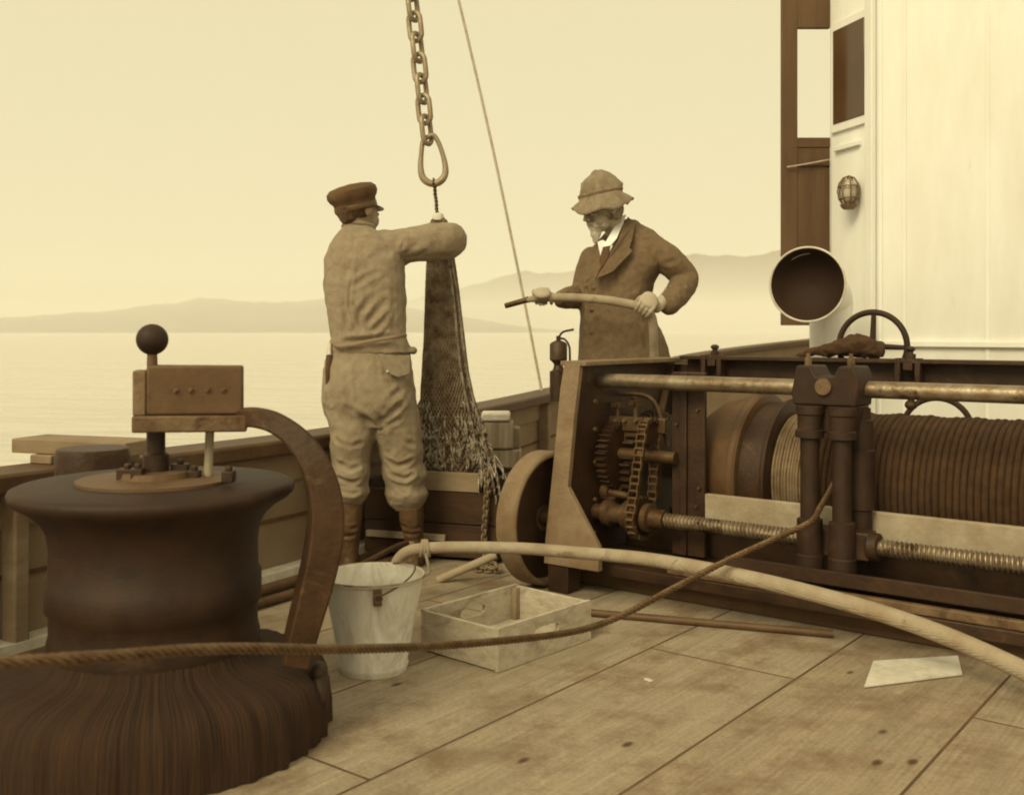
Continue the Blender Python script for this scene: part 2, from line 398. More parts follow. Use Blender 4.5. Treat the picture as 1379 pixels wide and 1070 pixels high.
sh = N(t, 'ShaderNodeVectorMath', operation='ADD'); sh.inputs[1].default_value = (-3.03 + 10 * 2.6 - 1.3, -1.272 + 20 * .508, 0)
# u, v in the frame of the boards: x along U, y along -V
L.new(mp.outputs[0], sh.inputs[0])
br = N(t, 'ShaderNodeTexBrick'); br.offset = .5; br.inputs['Scale'].default_value = 1; br.inputs['Brick Width'].default_value = 2.6; br.inputs['Row Height'].default_value = .508
br.inputs['Mortar Size'].default_value = .005; br.inputs['Mortar Smooth'].default_value = .3
br.inputs['Color1'].default_value = sep(.30); br.inputs['Color2'].default_value = sep(.36); br.inputs['Mortar'].default_value = sep(.09)
L.new(sh.outputs[0], br.inputs['Vector'])
gm = N(t, 'ShaderNodeMapping'); gm.inputs['Scale'].default_value = (.8, 9, 1); L.new(sh.outputs[0], gm.inputs[0])
gn = N(t, 'ShaderNodeTexNoise'); gn.inputs['Scale'].default_value = 2.2; gn.inputs['Detail'].default_value = 9; gn.inputs['Roughness'].default_value = .65; gn.inputs['Distortion'].default_value = .6; L.new(gm.outputs[0], gn.inputs['Vector'])
gr = N(t, 'ShaderNodeMapRange'); gr.inputs[1].default_value = .25; gr.inputs[2].default_value = .75; gr.inputs[3].default_value = .78; gr.inputs[4].default_value = 1.15; L.new(gn.outputs[0], gr.inputs[0])
g2m = N(t, 'ShaderNodeMapping'); g2m.inputs['Scale'].default_value = (2.0, 70, 1); L.new(sh.outputs[0], g2m.inputs[0])
g2 = N(t, 'ShaderNodeTexNoise'); g2.inputs['Scale'].default_value = 1.5; g2.inputs['Detail'].default_value = 6; g2.inputs['Distortion'].default_value = .3; L.new(g2m.outputs[0], g2.inputs['Vector'])
g2r = N(t, 'ShaderNodeMapRange'); g2r.inputs[1].default_value = .3; g2r.inputs[2].default_value = .7; g2r.inputs[3].default_value = .82; g2r.inputs[4].default_value = 1.12; L.new(g2.outputs[0], g2r.inputs[0])
g3 = N(t, 'ShaderNodeTexNoise'); g3.inputs['Scale'].default_value = 90; g3.inputs['Detail'].default_value = 4; L.new(ge.outputs['Position'], g3.inputs['Vector'])
g3r = N(t, 'ShaderNodeMapRange'); g3r.inputs[1].default_value = .35; g3r.inputs[2].default_value = .65; g3r.inputs[3].default_value = .86; g3r.inputs[4].default_value = 1.1; L.new(g3.outputs[0], g3r.inputs[0])
gx = N(t, 'ShaderNodeMath', operation='MULTIPLY'); L.new(gr.outputs[0], gx.inputs[0]); L.new(g2r.outputs[0], gx.inputs[1])
gy = N(t, 'ShaderNodeMath', operation='MULTIPLY'); L.new(gx.outputs[0], gy.inputs[0]); L.new(g3r.outputs[0], gy.inputs[1])
mu = N(t, 'ShaderNodeVectorMath', operation='SCALE'); L.new(br.outputs['Color'], mu.inputs[0]); L.new(gy.outputs[0], mu.inputs['Scale'])
sn = N(t, 'ShaderNodeTexNoise'); sn.inputs['Scale'].default_value = 3.6; sn.inputs['Detail'].default_value = 10; sn.inputs['Roughness'].default_value = .72; L.new(ge.outputs['Position'], sn.inputs['Vector'])
sr = N(t, 'ShaderNodeValToRGB'); sr.color_ramp.elements[0].position = .47; sr.color_ramp.elements[1].position = .63; L.new(sn.outputs[0], sr.inputs[0])
sf = N(t, 'ShaderNodeMath', operation='MULTIPLY'); sf.inputs[1].default_value = .75; L.new(sr.outputs[0], sf.inputs[0])
mx = N(t, 'ShaderNodeMix', data_type='RGBA'); mx.inputs['B'].default_value = sep(.15); L.new(sf.outputs[0], mx.inputs['Factor']); L.new(mu.outputs[0], mx.inputs['A'])
vo = N(t, 'ShaderNodeTexVoronoi', feature='F1'); vo.inputs['Scale'].default_value = 5.0; vm2 = N(t, 'ShaderNodeMapping'); vm2.inputs['Scale'].default_value = (.75, 1.5, 1); L.new(sh.outputs[0], vm2.inputs[0]); L.new(vm2.outputs[0], vo.inputs['Vector'])
vr = N(t, 'ShaderNodeValToRGB'); vr.color_ramp.elements[0].position = .05; vr.color_ramp.elements[0].color = (1, 1, 1, 1); vr.color_ramp.elements[1].position = .11; vr.color_ramp.elements[1].color = (0, 0, 0, 1); L.new(vo.outputs['Distance'], vr.inputs[0])
mk = N(t, 'ShaderNodeMix', data_type='RGBA'); mk.inputs['B'].default_value = sep(.07); L.new(vr.outputs[0], mk.inputs['Factor']); L.new(mx.outputs['Result'], mk.inputs['A'])
L.new(mk.outputs['Result'], b.inputs['Base Color']); b.inputs['Roughness'].default_value = .7
bp = N(t, 'ShaderNodeBump'); bp.inputs['Strength'].default_value = .35; bp.inputs['Distance'].default_value = .006
hm = N(t, 'ShaderNodeMath', operation='SUBTRACT'); L.new(gn.outputs[0], hm.inputs[0]); L.new(br.outputs['Fac'], hm.inputs[1]); L.new(hm.outputs[0], bp.inputs['Height']); L.new(bp.outputs[0], b.inputs['Normal'])
M['deck'] = md
struct(dk.build('deck', 'deck', smooth=False))

# ------------------------------------------------------------------ bulwark
def strip(mb, pts, prof):                           # sweep an (outward, up) profile along a plan polyline; up counted from pts z
    n = len(pts); m_ = len(prof); vs = []; fs = []
    for i, p in enumerate(pts):
        d = Vector(pts[min(i + 1, n - 1)]) - Vector(pts[max(i - 1, 0)]); d.z = 0; d.normalize()
        o = Vector((-d.y, d.x, 0))
        for a0, z0 in prof: vs.append(Vector((p[0], p[1], 0)) + o * a0 + Vector((0, 0, z0 if z0 < 0.3 and z0 > -5 and False else z0)))
    for i in range(n - 1):
        for k in range(m_): fs.append((i * m_ + k, i * m_ + (k + 1) % m_, (i + 1) * m_ + (k + 1) % m_, (i + 1) * m_ + k))
    fs.append(tuple(range(m_ - 1, -1, -1))); fs.append(tuple((n - 1) * m_ + k for k in range(m_)))
    mb.add(vs, fs); return mb
def strip_top(mb, pts, w0, w1, dz0, dz1):           # a band whose height follows the sheer in pts
    n = len(pts); vs = []; fs = []
    for i, p in enumerate(pts):
        d = Vector(pts[min(i + 1, n - 1)]) - Vector(pts[max(i - 1, 0)]); d.z = 0; d.normalize(); o = Vector((-d.y, d.x, 0))
        q = Vector((p[0], p[1], p[2]))
        for a0, z0 in ((w0, dz0), (w1, dz0), (w1, dz1), (w0, dz1)): vs.append(q + o * a0 + Vector((0, 0, z0)))
    for i in range(n - 1):
        for k in range(4): fs.append((i * 4 + k, i * 4 + (k + 1) % 4, (i + 1) * 4 + (k + 1) % 4, (i + 1) * 4 + k))
    fs.append((3, 2, 1, 0)); fs.append(tuple((n - 1) * 4 + k for k in range(4)))
    mb.add(vs, fs); return mb
BWs = spl(BW, 5)
bul = empty('bulwark', (-.55, 5.5, 0), 'low ship bulwark with dark cap rail running behind the men along the deck edge', 'bulwark')
wl = MB(); n = len(BWs)
for i in range(n): pass
def wallstrip(z0, z1f, w0, w1):
    mb = MB(); vs = []; fs = []
    for i, p in enumerate(BWs):
        d = BWs[min(i + 1, n - 1)] - BWs[max(i - 1, 0)]; d.z = 0; d.normalize(); o = Vector((-d.y, d.x, 0))
        for a0, z in ((w0, z0), (w1, z0), (w1, z1f(p)), (w0, z1f(p))): vs.append(Vector((p.x, p.y, 0)) + o * a0 + Vector((0, 0, z)))
    for i in range(n - 1):
        for k in range(4): fs.append((i * 4 + k, i * 4 + (k + 1) % 4, (i + 1) * 4 + (k + 1) % 4, (i + 1) * 4 + k))
    fs.append((3, 2, 1, 0)); fs.append(tuple((n - 1) * 4 + k for k in range(4)))
    mb.add(vs, fs); return mb
wallstrip(-.02, lambda p: p.z - .07, 0, .05).build('plating', 'bulwark', bul)
wallstrip(-1.9, lambda p: -.021, -.02, .10).build('hull_side', 'hull', bul)
wallstrip(.001, lambda p: .045, -.09, -.002).build('waterway', 'white_old', bul)
strip_top(MB(), BWs, -.10, .12, -.068, 0).build('cap_rail', 'rail', bul, bevel=.012)
strip_top(MB(), BWs, -.02, -.001, -.19, -.07).build('top_strake', 'bulwark', bul)
strip_top(MB(), BWs, -.008, -.0005, -.36, -.345).build('seam_strip', 'wood_dark', bul)
def along(k):                                       # point and inward direction on the bulwark by y
    for p, q in zip(BWs, BWs[1:]):
        if p.y <= k < q.y:
            t_ = (k - p.y) / (q.y - p.y); c = p.lerp(q, t_); d = (q - p); d.z = 0; d.normalize(); return c, Vector((d.y, -d.x, 0)), d
for yy in (2.5, 3.45, 4.70, 6.1, 7.6, 9.2):
    c, inn, d = along(yy)
    mb = MB(); mb.box(Vector((c.x, c.y, (c.z - .07) / 2 + .003)) + inn * .05, (.055, .075, c.z - .08), (d, inn, Vector((0, 0, 1))))
    mb.build('stanchion', 'wood_mid', bul, bevel=.008)

# ------------------------------------------------------------------ deckhouse
C0 = Vector((2.09, 6.0, 0)); A0 = Vector((1.963, 6.437, 0)); B0 = C0 + V * 3.2
HH = 3.5
hs = empty('deckhouse', C0, 'white painted deckhouse at the right with a small dark window and a dark door leaf', 'deckhouse')
mb = MB(); mb.prism([A0, C0, B0, B0 + U * 3.0, A0 + U * 2.6], (0, 0, HH)); mb.build('wall', 'white_paint', hs, bevel=.03)
da = (C0 - A0).normalized(); na = Vector((da.y, -da.x, 0)); na = na if na.dot(Vector((0, -1, 0))) > 0 or na.x < 0 else -na
if na.x > 0: na = -na
nb = -U
def onA(px, py, off=0):                             # point on wall face A
    d = Vector(((px - CX) / F, 1, -(py - HY) / F)); t_ = (A0.dot(na) + off) / d.dot(na); return d * t_ + Vector((0, 0, CH))
def onB(px, py, off=0):
    d = Vector(((px - CX) / F, 1, -(py - HY) / F)); t_ = (C0.dot(nb) + off) / d.dot(nb); return d * t_ + Vector((0, 0, CH))
Z = Vector((0, 0, 1))
def plate(name, m, p0, p1, dirv, nrm, z0, z1, off, th, parent, bev=.004):
    c = (p0 + p1) / 2; c.z = (z0 + z1) / 2
    l = abs((p1 - p0).dot(dirv)); mb = MB(); mb.box(c + nrm * (off + th / 2), (l, th, z1 - z0), (dirv, nrm, Z)); return mb.build(name, m, parent, bevel=bev)
q0, q1 = onA(1126, 100), onA(1168, 100); zs = onA(1140, 164).z
wn = plate('window', 'white_paint', q0 - da * .03, q1 + da * .03, da, na, zs - .05, zs + .62, -.001, .02, hs)
plate('pane', 'glass', q0, q1, da, na, zs, zs + .57, .018, .006, wn)
plate('panel_moulding', 'white_paint', onA(1127, 205), onA(1160, 205), da, na, onA(1140, 198).z - .015, onA(1140, 198).z + .015, .0, .025, hs)
plate('corner_pilaster', 'white_paint', C0 - da * .05, C0 + da * .02, da, na, .02, HH - .02, .001, .03, hs)
for px in (1186, 1218, 1330):
    plate('panel_batten', 'white_paint', onB(px, 300) - V * .012, onB(px, 300) + V * .012, V, nb, .3, HH - .05, .0, .006, hs)
plate('skirting', 'white_paint', C0 + V * .03, B0, V, nb, onB(1220, 462).z - .02, onB(1220, 462).z + .012, .0, .03, hs)
# door leaf hooked open beside the corner, glazed above
dr = MB()
D0, D1, dz0, dz1 = P(1052, 440, 6.5), P(1117, 440, 6.5), P(1080, 438, 6.5).z, 3.2
zw0 = P(1090, 186, 6.5).z; xa = P(1073, 300, 6.5).x; zw1 = 2.95
def bar(mb, x0, x1, z0, z1, y0=6.48, y1=6.52): mb.box(((x0 + x1) / 2, (y0 + y1) / 2, (z0 + z1) / 2), (x1 - x0, y1 - y0, z1 - z0))
bar(dr, D0.x, xa, dz0, dz1); bar(dr, xa - .002, D1.x, dz0, zw0 - .06, 6.487, 6.513); bar(dr, xa - .001, D1.x, zw0 - .062, zw0); bar(dr, xa - .001, D1.x, zw1, dz1, 6.481, 6.519)
door = dr.build('door', 'wood_dark', hs, bevel=.004)
mb = MB(); bar(mb, xa - .002, D1.x, P(1, 222, 6.5).z - .008, P(1, 222, 6.5).z, 6.470, 6.4865); mb.build('rail_strip', 'wood_dark', door)
mb = MB(); mb.tube(spl([P(1060, 225, 6.455), P(1085, 221, 6.45), P(1117, 215, 6.455)], 4), .005, 6); mb.build('hook', 'line', door)

# caged lamp on the wall
lc = onA(1143, 258, .07)
lp = empty('bulkhead_lamp', onA(1143, 285), 'small caged bulkhead lamp fixed on the white deckhouse wall', 'lamp')
mb = MB(); mb.lathe([(.075, 0), (.075, .02), (.06, .028)], onA(1145, 258), na, 24); mb.build('back_plate', 'white_old', lp)
mb = MB(); mb.ell(lc, (.045, .045, .075)); mb.build('globe', 'lamp_glass', lp)
mb = MB()
for k in range(4):
    t_ = k * math.pi / 4 - .4
    dv = da * math.cos(t_) + na * 0 + Z * 0
    pts = [lc + (da * math.cos(a_) * .062 * math.cos(t_) + na * (.065 * math.sin(t_) * math.cos(a_)) + Z * (.092 * math.sin(a_))) for a_ in [math.pi * i / 12 * 2 for i in range(12)]]
    mb.tube(pts, .005, 6, closed=True)
mb.torus(lc + Z * .03, Z, .06, .005, 20, 6); mb.torus(lc - Z * .04, Z, .056, .005, 20, 6)
mb.build('cage', 'brass', lp)
mb = MB(); mb.lathe([(.03, 0), (.045, .015), (.05, .03)], lc - Z * .105, Z, 20); mb.build('lamp_base', 'brass', lp)

# ------------------------------------------------------------------ cowl ventilator
vt = empty('cowl_ventilator', P(1106, 446, 5.6) * 1, 'white cowl ventilator with round dark mouth in front of the dark door leaf', 'ventilator')
vt.location.z = 0; PM[vt.name] = Matrix.Translation(vt.location)
mc = P(1087, 383, 5.45); mn = Vector((-.48, -.88, -.02)).normalized()
rc = 50 * 5.45 / F
pipe = P(1118, 470, 5.85); bend = mc - mn * .30
path = [mc, mc - mn * .07, mc - mn * .16 - Z * .0, Vector((pipe.x, pipe.y, mc.z - .06)), Vector((pipe.x, pipe.y, mc.z - .22)), Vector((pipe.x, pipe.y, .6)), Vector((pipe.x, pipe.y, 0.01))]
pr, rr = spl(path, 8, [rc, rc * .90, rc * .72, rc * .62, rc * .58, rc * .56, rc * .56])
mb = MB(); mb.tube(pr, rr, 40, cap0=False); cow = mb.build('cowl', 'white_paint', vt)
mb = MB(); mb.torus(mc, mn, rc, .006, 64, 10); mb.build('rim', 'white_old', vt)
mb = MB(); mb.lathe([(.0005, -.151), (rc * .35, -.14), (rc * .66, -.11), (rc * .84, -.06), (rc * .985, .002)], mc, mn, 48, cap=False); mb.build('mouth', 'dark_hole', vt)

# ------------------------------------------------------------------ capstan
CC = Vector(((210 - CX) * 2.75 / F, 2.75, 0)); k = 2.75 / F
def Cz(py): return CH - (py - HY) * k
cp = empty('capstan', CC, 'large dark iron deck capstan with lever box and ball handle on top, at the left', 'capstan')
mb = MB()
mb.lathe([(.20, .12), (.262, .20), (.262, .235), (.268, .26), (.262, .285), (.262, .34), (.272, .35), (.272, .42), (.264, .43), (.262, .50), (.268, .545), (.285, .577), (.315, .605), (.345, .622), (.357, .634), (.360, .645), (.356, .655), (.345, .660), (.20, .664)], CC, seg=96)
mb.build('drum', 'capstan_iron', cp, angle=60)
def ribs(t, i, h): return 1 + (.010 * math.cos(t * 31 + 1.3 * math.sin(3 * t)) + .03 * mnoise.noise(Vector((math.cos(t) * 9, math.sin(t) * 9, h * 5)))) * min(1, i / 2) + .008 * math.sin(t * 67 + 2 * math.sin(t * 5))
mb = MB(); mb.lathe([(.262, .24), (.275, .215), (.30, .20), (.345, .19), (.395, .178), (.43, .155), (.445, .12), (.45, .06), (.45, .002)], CC, seg=208, mod=ribs)
mb.build('ribbed_base', 'capstan_ribs', cp, angle=80)
mb = MB(); q = P(430, 905, 2.72); mb.ell(q, (.022, .03, .03)); q2 = P(433, 925, 2.70); mb.tube([q, q2, q2 - Z * .03], [.02, .024, .02], 10); mb.build('pawl', 'black_iron', cp)
mb = MB(); mb.lathe([(.20, .660), (.20, .672), (.09, .675), (.085, .69), (.05, .692)], CC, seg=48); mb.build('top_plate', 'grey_box', cp, angle=30)
sx = CC.x
mb = MB(); mb.lathe([(.042, .672), (.042, .685), (.034, .69), (.034, Cz(612)), (.024, Cz(608)), (.024, Cz(570))], CC, seg=28); mb.build('spindle', 'black_iron', cp, angle=30)
for px, py, w_, h_ in ((172, 646, .05, .03), (186, 640, .03, .035), (243, 646, .045, .035), (308, 636, .03, .03), (262, 652, .03, .02)):
    mb = MB(); q = P(px, py, 2.75 + random.uniform(-.09, .09)); mb.box((q.x, q.y, .672 + h_ / 2), (w_, .035, h_)); mb.cyl((q.x, q.y, .672 + h_ - .002), (q.x, q.y, .672 + h_ + .012), .010, seg=6); mb.build('clamp', 'black_iron', cp, bevel=.003)
# lever box: set a little askew so its left end shows
ang_b = R(14); bx = Vector((math.cos(ang_b), math.sin(ang_b) * -1, 0)); by = Vector((-bx.y, bx.x, 0))
bx = Vector((math.cos(R(-13)), math.sin(R(-13)), 0)); by = Vector((-bx.y, bx.x, 0))
bx, by = Vector((math.cos(R(13)), math.sin(R(13)), 0)), Vector((-math.sin(R(13)), math.cos(R(13)), 0))
p0, p1 = P(197, 520, 2.68), P(327, 520, 2.74)
bc = (p0 + p1) / 2 + by * .05; bl = (p1 - p0).length
zt, zb = Cz(492), Cz(557)
mb = MB(); mb.box((bc.x, bc.y, (zt + zb) / 2), (bl, .10, zt - zb), ((p1 - p0).normalized(), by, Z)); lbx = mb.build('lever_box', 'grey_box', cp, bevel=.006)
for px in (236, 256, 279, 300):
    q = P(px, 523, 2.70); q = p0 + (p1 - p0) * ((px - 197) / 130); q.z = Cz(524)
    mb = MB(); mb.cyl(q + by * .002, q - by * .004, .007, .006, 12); mb.box(q - by * .006, (.014, .004, .004), ((bx + Z * .8).normalized(), by, (Z - bx * .8).normalized())); mb.build('bolt', 'worn_edge', lbx)
mb = MB(); q = bc - (p1 - p0).normalized() * (bl / 2 + .018); mb.box((q.x, q.y + .0, (zt + zb) / 2 - .006), (.034, .085, (zt - zb) * .92), ((p1 - p0).normalized(), by, Z)); mb.build('end_cover', 'grey_paint', lbx, bevel=.005)
mb = MB(); q = bc - (p1 - p0).normalized() * .012; mb.box((q.x, q.y, zb - .0225), (bl + .045, .13, .043), ((p1 - p0).normalized(), by, Z)); mb.build('bed_plate', 'worn_edge', cp, bevel=.005)
bh = P(205, 457, 2.75); 
mb = MB(); mb.lathe([(.014, 0), (.013, .03), (.012, .055)], (bh.x, bh.y, zt - .003), seg=20); st = mb.build('ball_handle', 'grey_box', cp)
mb = MB(); mb.ell(bh, 21 * k, seg=32, rings=20); mb.build('ball', 'capstan_iron', st)
mb = MB(); q = P(283, 578, 2.78); q2 = P(280, 640, 2.78); mb.tube([q + Z * .02, (q + q2) / 2, (q2.x, q2.y, .668)], [.0125, .0115, .0125], 12); mb.build('rod', 'timber', cp)
# curved guard arm from the bed plate down to the base
ap = [(322, 562, 25, 2.76), (345, 562, 26, 2.75), (370, 569, 28, 2.74), (395, 586, 31, 2.73), (416, 612, 35, 2.72), (431, 645, 39, 2.71), (438, 682, 42, 2.70), (437, 720, 43, 2.69), (430, 760, 42, 2.68), (420, 800, 40, 2.67), (409, 840, 37, 2.66), (396, 890, 34, 2.66)]
pts, rad = spl([P(a_, b_, d_) for a_, b_, w_, d_ in ap], 6, [w_ / 2 * k for a_, b_, w_, d_ in ap])
mb = MB(); nrm = Vector((.30, -.95, 0)).normalized(); vs = []; fs = []
for i, (p, r) in enumerate(zip(pts, rad)):
    d = pts[min(i + 1, len(pts) - 1)] - pts[max(i - 1, 0)]; d.normalize(); s_ = d.cross(nrm).normalized(); nn = s_.cross(d)
    hw = min(.055, .022 + i * .0012)
    vs += [p + s_ * r + nn * hw, p - s_ * r + nn * hw, p - s_ * r - nn * hw, p + s_ * r - nn * hw]
for i in range(len(pts) - 1):
    for q in range(4): fs.append((i * 4 + q, i * 4 + (q + 1) % 4, i * 4 + 4 + (q + 1) % 4, i * 4 + 4 + q))
fs.append((3, 2, 1, 0)); fs.append(tuple(len(vs) - 4 + q for q in range(4)))
mb.add(vs, fs); mb.build('curved_arm', 'arm_iron', cp, bevel=.006)

# dark mooring bitt and plank end beyond the capstan
bt = empty('mooring_bitt', P(118, 700, 3.35) * 1, 'squat dark mooring bitt behind the capstan at the far left', 'bitt'); bt.location.z = 0; PM[bt.name] = Matrix.Translation(bt.location)
c = Vector(P(125, 604, 3.3)); c.z = 0
mb = MB(); mb.lathe([(.10, .0), (.11, .02), (.085, .05), (.08, .55)], c, seg=32); mb.build('post', 'black_iron', bt)
mb = MB(); mb.lathe([(.08, .54), (.112, .56), (.114, .66), (.108, CH - (603 - HY) * 3.3 / F)], c, seg=40); mb.build('head', 'black_iron', bt, bevel=.004)
mb = MB(); q0 = P(40, 566, 3.75); q1 = P(190, 590, 3.60); d = (q1 - q0); d.z = 0; d.normalize(); n_ = Vector((-d.y, d.x, 0))
c = (q0 + q1) / 2; mb.box((c.x, c.y, .657), ((q1 - q0).length, .17, .05), (d, n_, Z)); mb.box((c.x - .1, c.y, .616), (.09, .15, .03), (d, n_, Z))
mb.box((c.x+.12, c.y, .616), (.07, .15, .03), (d, n_, Z))
tag(mb.build('plank', 'wood_mid', bevel=.004), 'short weathered plank lying on the bulwark rail beyond the capstan', 'plank')

# ------------------------------------------------------------------ trawl winch (winch-local frame: x along the drum, y away, z up)
wi = empty('trawl_winch', WO, 'big dark iron trawl winch with rope drum and screw shaft on the right', 'winch', mtx=WM)
def W(name, mb, m, parent=None, **kw): return mb.build(name, m, parent or wi, **kw)
def wb(c, s, ax=None): return MB(WM).box(c, s, ax)
XE = 2.08
W('bed', wb((XE / 2, .54, .094), (XE + .16, .84, .045)), 'black_iron', bevel=.004)
W('sole_timber', wb((XE / 2, .56, .036), (XE + .02, .72, .07)), 'wood_dark', bevel=.006)
W('bed_flange', wb((XE / 2 + .30, .145, .133), (XE - .40, .03, .032)), 'worn_edge', bevel=.004)
for x_ in (.065, XE): W('foot_pad', wb((x_, .055, .057), (.10, .09, .110)), 'black_iron', bevel=.004)
# left side frame: lit front flange, web, top flange, rear column
fl = [Lw(732, 758, 0.0), Lw(806, 770, 0.0), Lw(806, 737, .012), Lw(764, 656, .07), Lw(773, 560, .12), Lw(781, 489, .16), Lw(760, 488, .16), Lw(754, 523, .135), Lw(748, 593, .10), Lw(734, 725, .02)]
sf_ = MB(WM); sf_.prism(fl, (0, .028, 0)); fr = W('side_frame', sf_, 'grey_paint', bevel=.003)
zt = Lw(770, 488, .16).z
web = [(.03, .03, .117), (.03, .98, .117), (.03, 1.0, zt - .012), (.03, .17, zt - .012), (.03, .10, .5)]
mb = MB(WM); mb.prism(web, (.022, 0, 0)); W('web', mb, 'black_iron', fr)
mb = MB(WM); e0 = Lw(775, 486, .16)
mb.box((.035, .59, zt - .004), (.13, .86, .02)); W('top_flange', mb, 'grey_paint', fr, bevel=.004)
mb = MB(WM); mb.box((.09, 1.0, (.117 + zt) / 2 - .01), (.14, .025, zt - .15)); W('rear_column', mb, 'black_iron', fr, bevel=.003)
mb = MB(WM); q = [(.05 , .94, zt - .03), (.075, .94, zt - .03), (.10, .62, .33), (.075, .62, .33)]; mb.prism(q, (0, .02, 0)); W('strut', mb, 'dull_steel', fr)
# right side frame, mostly out of the picture
mb = MB(WM); mb.prism([(XE - .06, 0, .117), (XE + .07, 0, .117), (XE + .02, .16, zt), (XE - .03, .16, zt), (XE - .03, .08, .45)], (0, .028, 0)); fr2 = W('side_frame', mb, 'grey_paint', bevel=.003)
mb = MB(WM); mb.prism([(XE, .03, .117), (XE, .98, .117), (XE, 1.0, zt - .012), (XE, .17, zt - .012), (XE, .10, .5)], (-.022, 0, 0)); W('web', mb, 'black_iron', fr2)
# rear top beam (angle iron)
zb0 = Lw(905, 478, 1.0).z
mb = MB(WM); mb.box((XE / 2 + .05, 1.0, zb0 - .055), (XE - .15, .022, .11)); mb.box((XE / 2 + .05, .96, zb0 - .008), (XE - .15, .10, .016)); W('top_beam', mb, 'black_iron', bevel=.002)
# front shaft
sz0 = Lw(800, 512, .35).z + .001
mb = MB(WM); mb.cyl((.03, .35, sz0), (XE, .35, sz0), .031, seg=28); sh_ = W('guide_shaft', mb, 'steel')
# rear-inner post with bolts
pc0, pc1 = Lw(905, 600, .42), Lw(949, 600, .42)
mb = MB(WM); mb.box(((pc0.x + pc1.x) / 2, .43, .51), (pc1.x - pc0.x, .022, .76)); mb.box((pc0.x + .06, .412, .51), (.03, .016, .755)); po = W('bearing_post', mb, 'black_iron', bevel=.003)
for px, py in ((921, 622), (921, 664), (940, 552), (942, 657), (938, 682), (912, 571), (921, 578)):
    q = Lw(px, py, .418); mb = MB(WM); mb.cyl(q, q - Vector((0, .012, 0)), .008, .006, 8); W('bolt', mb, 'dull_steel', po)
# inner bearing bar and gusset, countershaft
q0, q1 = Lw(814, 568, .42), Lw(893, 574, .42)
mb = MB(WM); mb.box(((q0.x + q1.x) / 2, .43, (q0.z + q1.z) / 2), (q1.x - q0.x + .02, .03, .062)); br_ = W('bearing_bar', mb, 'dull_steel', bevel=.004)
for px in (830, 842, 857, 868):
    q = Lw(px, 566, .414); mb = MB(WM); mb.cyl(q, q - Vector((0, .014, 0)), .011, .008, 8); W('bolt', mb, 'steel' if px % 3 else 'black_iron', br_)
mb = MB(WM); mb.prism([Lw(824, 580, .43), Lw(862, 582, .43), Lw(852, 602, .43), Lw(832, 601, .43)], (0, .03, 0)); W('gusset', mb, 'dull_steel')
cz = Lw(830, 610, .40).z
mb = MB(WM); mb.cyl((.055, .40, cz), (pc0.x + .03, .40, cz), .026, seg=20); mb.lathe([(.045, 0), (.045, .05)], (.055, .40, cz), (1, 0, 0), 24); W('countershaft', mb, 'dull_steel')
def gear(c, r, wd, nt_, ax=(1, 0, 0)):
    mb = MB(WM); pr_ = []
    x, y, d = frame(Vector(ax)); vs = []
    for kk in range(nt_ * 4):
        t_ = 2 * math.pi * kk / (nt_ * 4); rr_ = r if kk % 4 in (0, 1) else r * .87
        vs.append(Vector(c) + x * rr_ * math.cos(t_) + y * rr_ * math.sin(t_))
    mb.prism(vs, d * wd); return mb
W('gear_wheel', gear((.07, .42, .52), .15, .05, 34), 'black_iron')
W('gear_wheel', gear((.07, .40, .30), .085, .06, 20), 'black_iron')
W('gear_wheel', gear((.13, .62, .46), .25, .05, 48), 'black_iron')
for px, py, h_ in ((832, 545, 26), (856, 542, 30), (812, 548, 20)):
    q = Lw(px, py, .44); q2 = Lw(px, py + h_, .44); mb = MB(WM); mb.cyl(q, q2, .010, seg=10); mb.box(q, (.05, .04, .022)); mb.cyl(q, q - Vector((0, .03, 0)), .011, seg=6); W('hanger', mb, 'dull_steel', angle=30)
for px, py, w_, h_, yl_ in ((846, 652, .05, .07, .46), (815, 640, .06, .05, .50), (884, 640, .035, .16, .50)):
    q = Lw(px, py, yl_); mb = MB(WM); mb.box(q, (w_, .04, h_)); mb.cyl(q - Vector((0, .02, 0)), q - Vector((0, .034, 0)), .011, seg=6); W('bearing_block', mb, 'dull_steel', bevel=.005)
mb = MB(WM); mb.tube(spl([Lw(800, 535, .5), Lw(840, 530, .5), Lw(880, 540, .5), Lw(900, 600, .5)], 6), .010, 10); W('oil_pipe', mb, 'dull_steel')
mb = MB(WM); mb.cyl(Lw(792, 655, .36), Lw(846, 668, .36), .016); mb.lathe([(.03, 0), (.04, .008), (.04, .03), (.03, .038)], Lw(812, 660, .36), (1, 0, 0), 20); W('idler_shaft', mb, 'dull_steel', angle=30)
for z_ in (.2, .34, .5, .64, .76):
    for y_ in (.30, .62, .88):
        mb = MB(WM); mb.cyl((.0515, y_, z_), (.064, y_, z_), .012, .010, 8); W('rivet', mb, 'dull_steel', fr)
# screw shaft with hub, collar, sprockets and chain
scz = Lw(895, 700, .30).z; sx0 = Lw(895, 700, .30).x
prof = []; h = 0; L_ = XE - sx0; npitch = int(L_ / .0165)
vs = []; fs = []; seg = 14; rows = npitch * 6
for i in range(rows + 1):
    h = L_ * i / rows
    for kk in range(seg):
        t_ = 2 * math.pi * kk / seg; ph = (h / .0165 - kk / seg) % 1
        rr_ = .024 + .007 * (1 if ph < .5 else 0 if ph > .62 and ph < .88 else .5)
        vs.append((sx0 + h, .30 + rr_ * math.cos(t_), scz + rr_ * math.sin(t_)))
for i in range(rows):
    for kk in range(seg): fs.append((i * seg + kk, i * seg + (kk + 1) % seg, (i + 1) * seg + (kk + 1) % seg, (i + 1) * seg + kk))
fs.append(tuple(range(seg - 1, -1, -1))); fs.append(tuple(rows * seg + kk for kk in range(seg)))
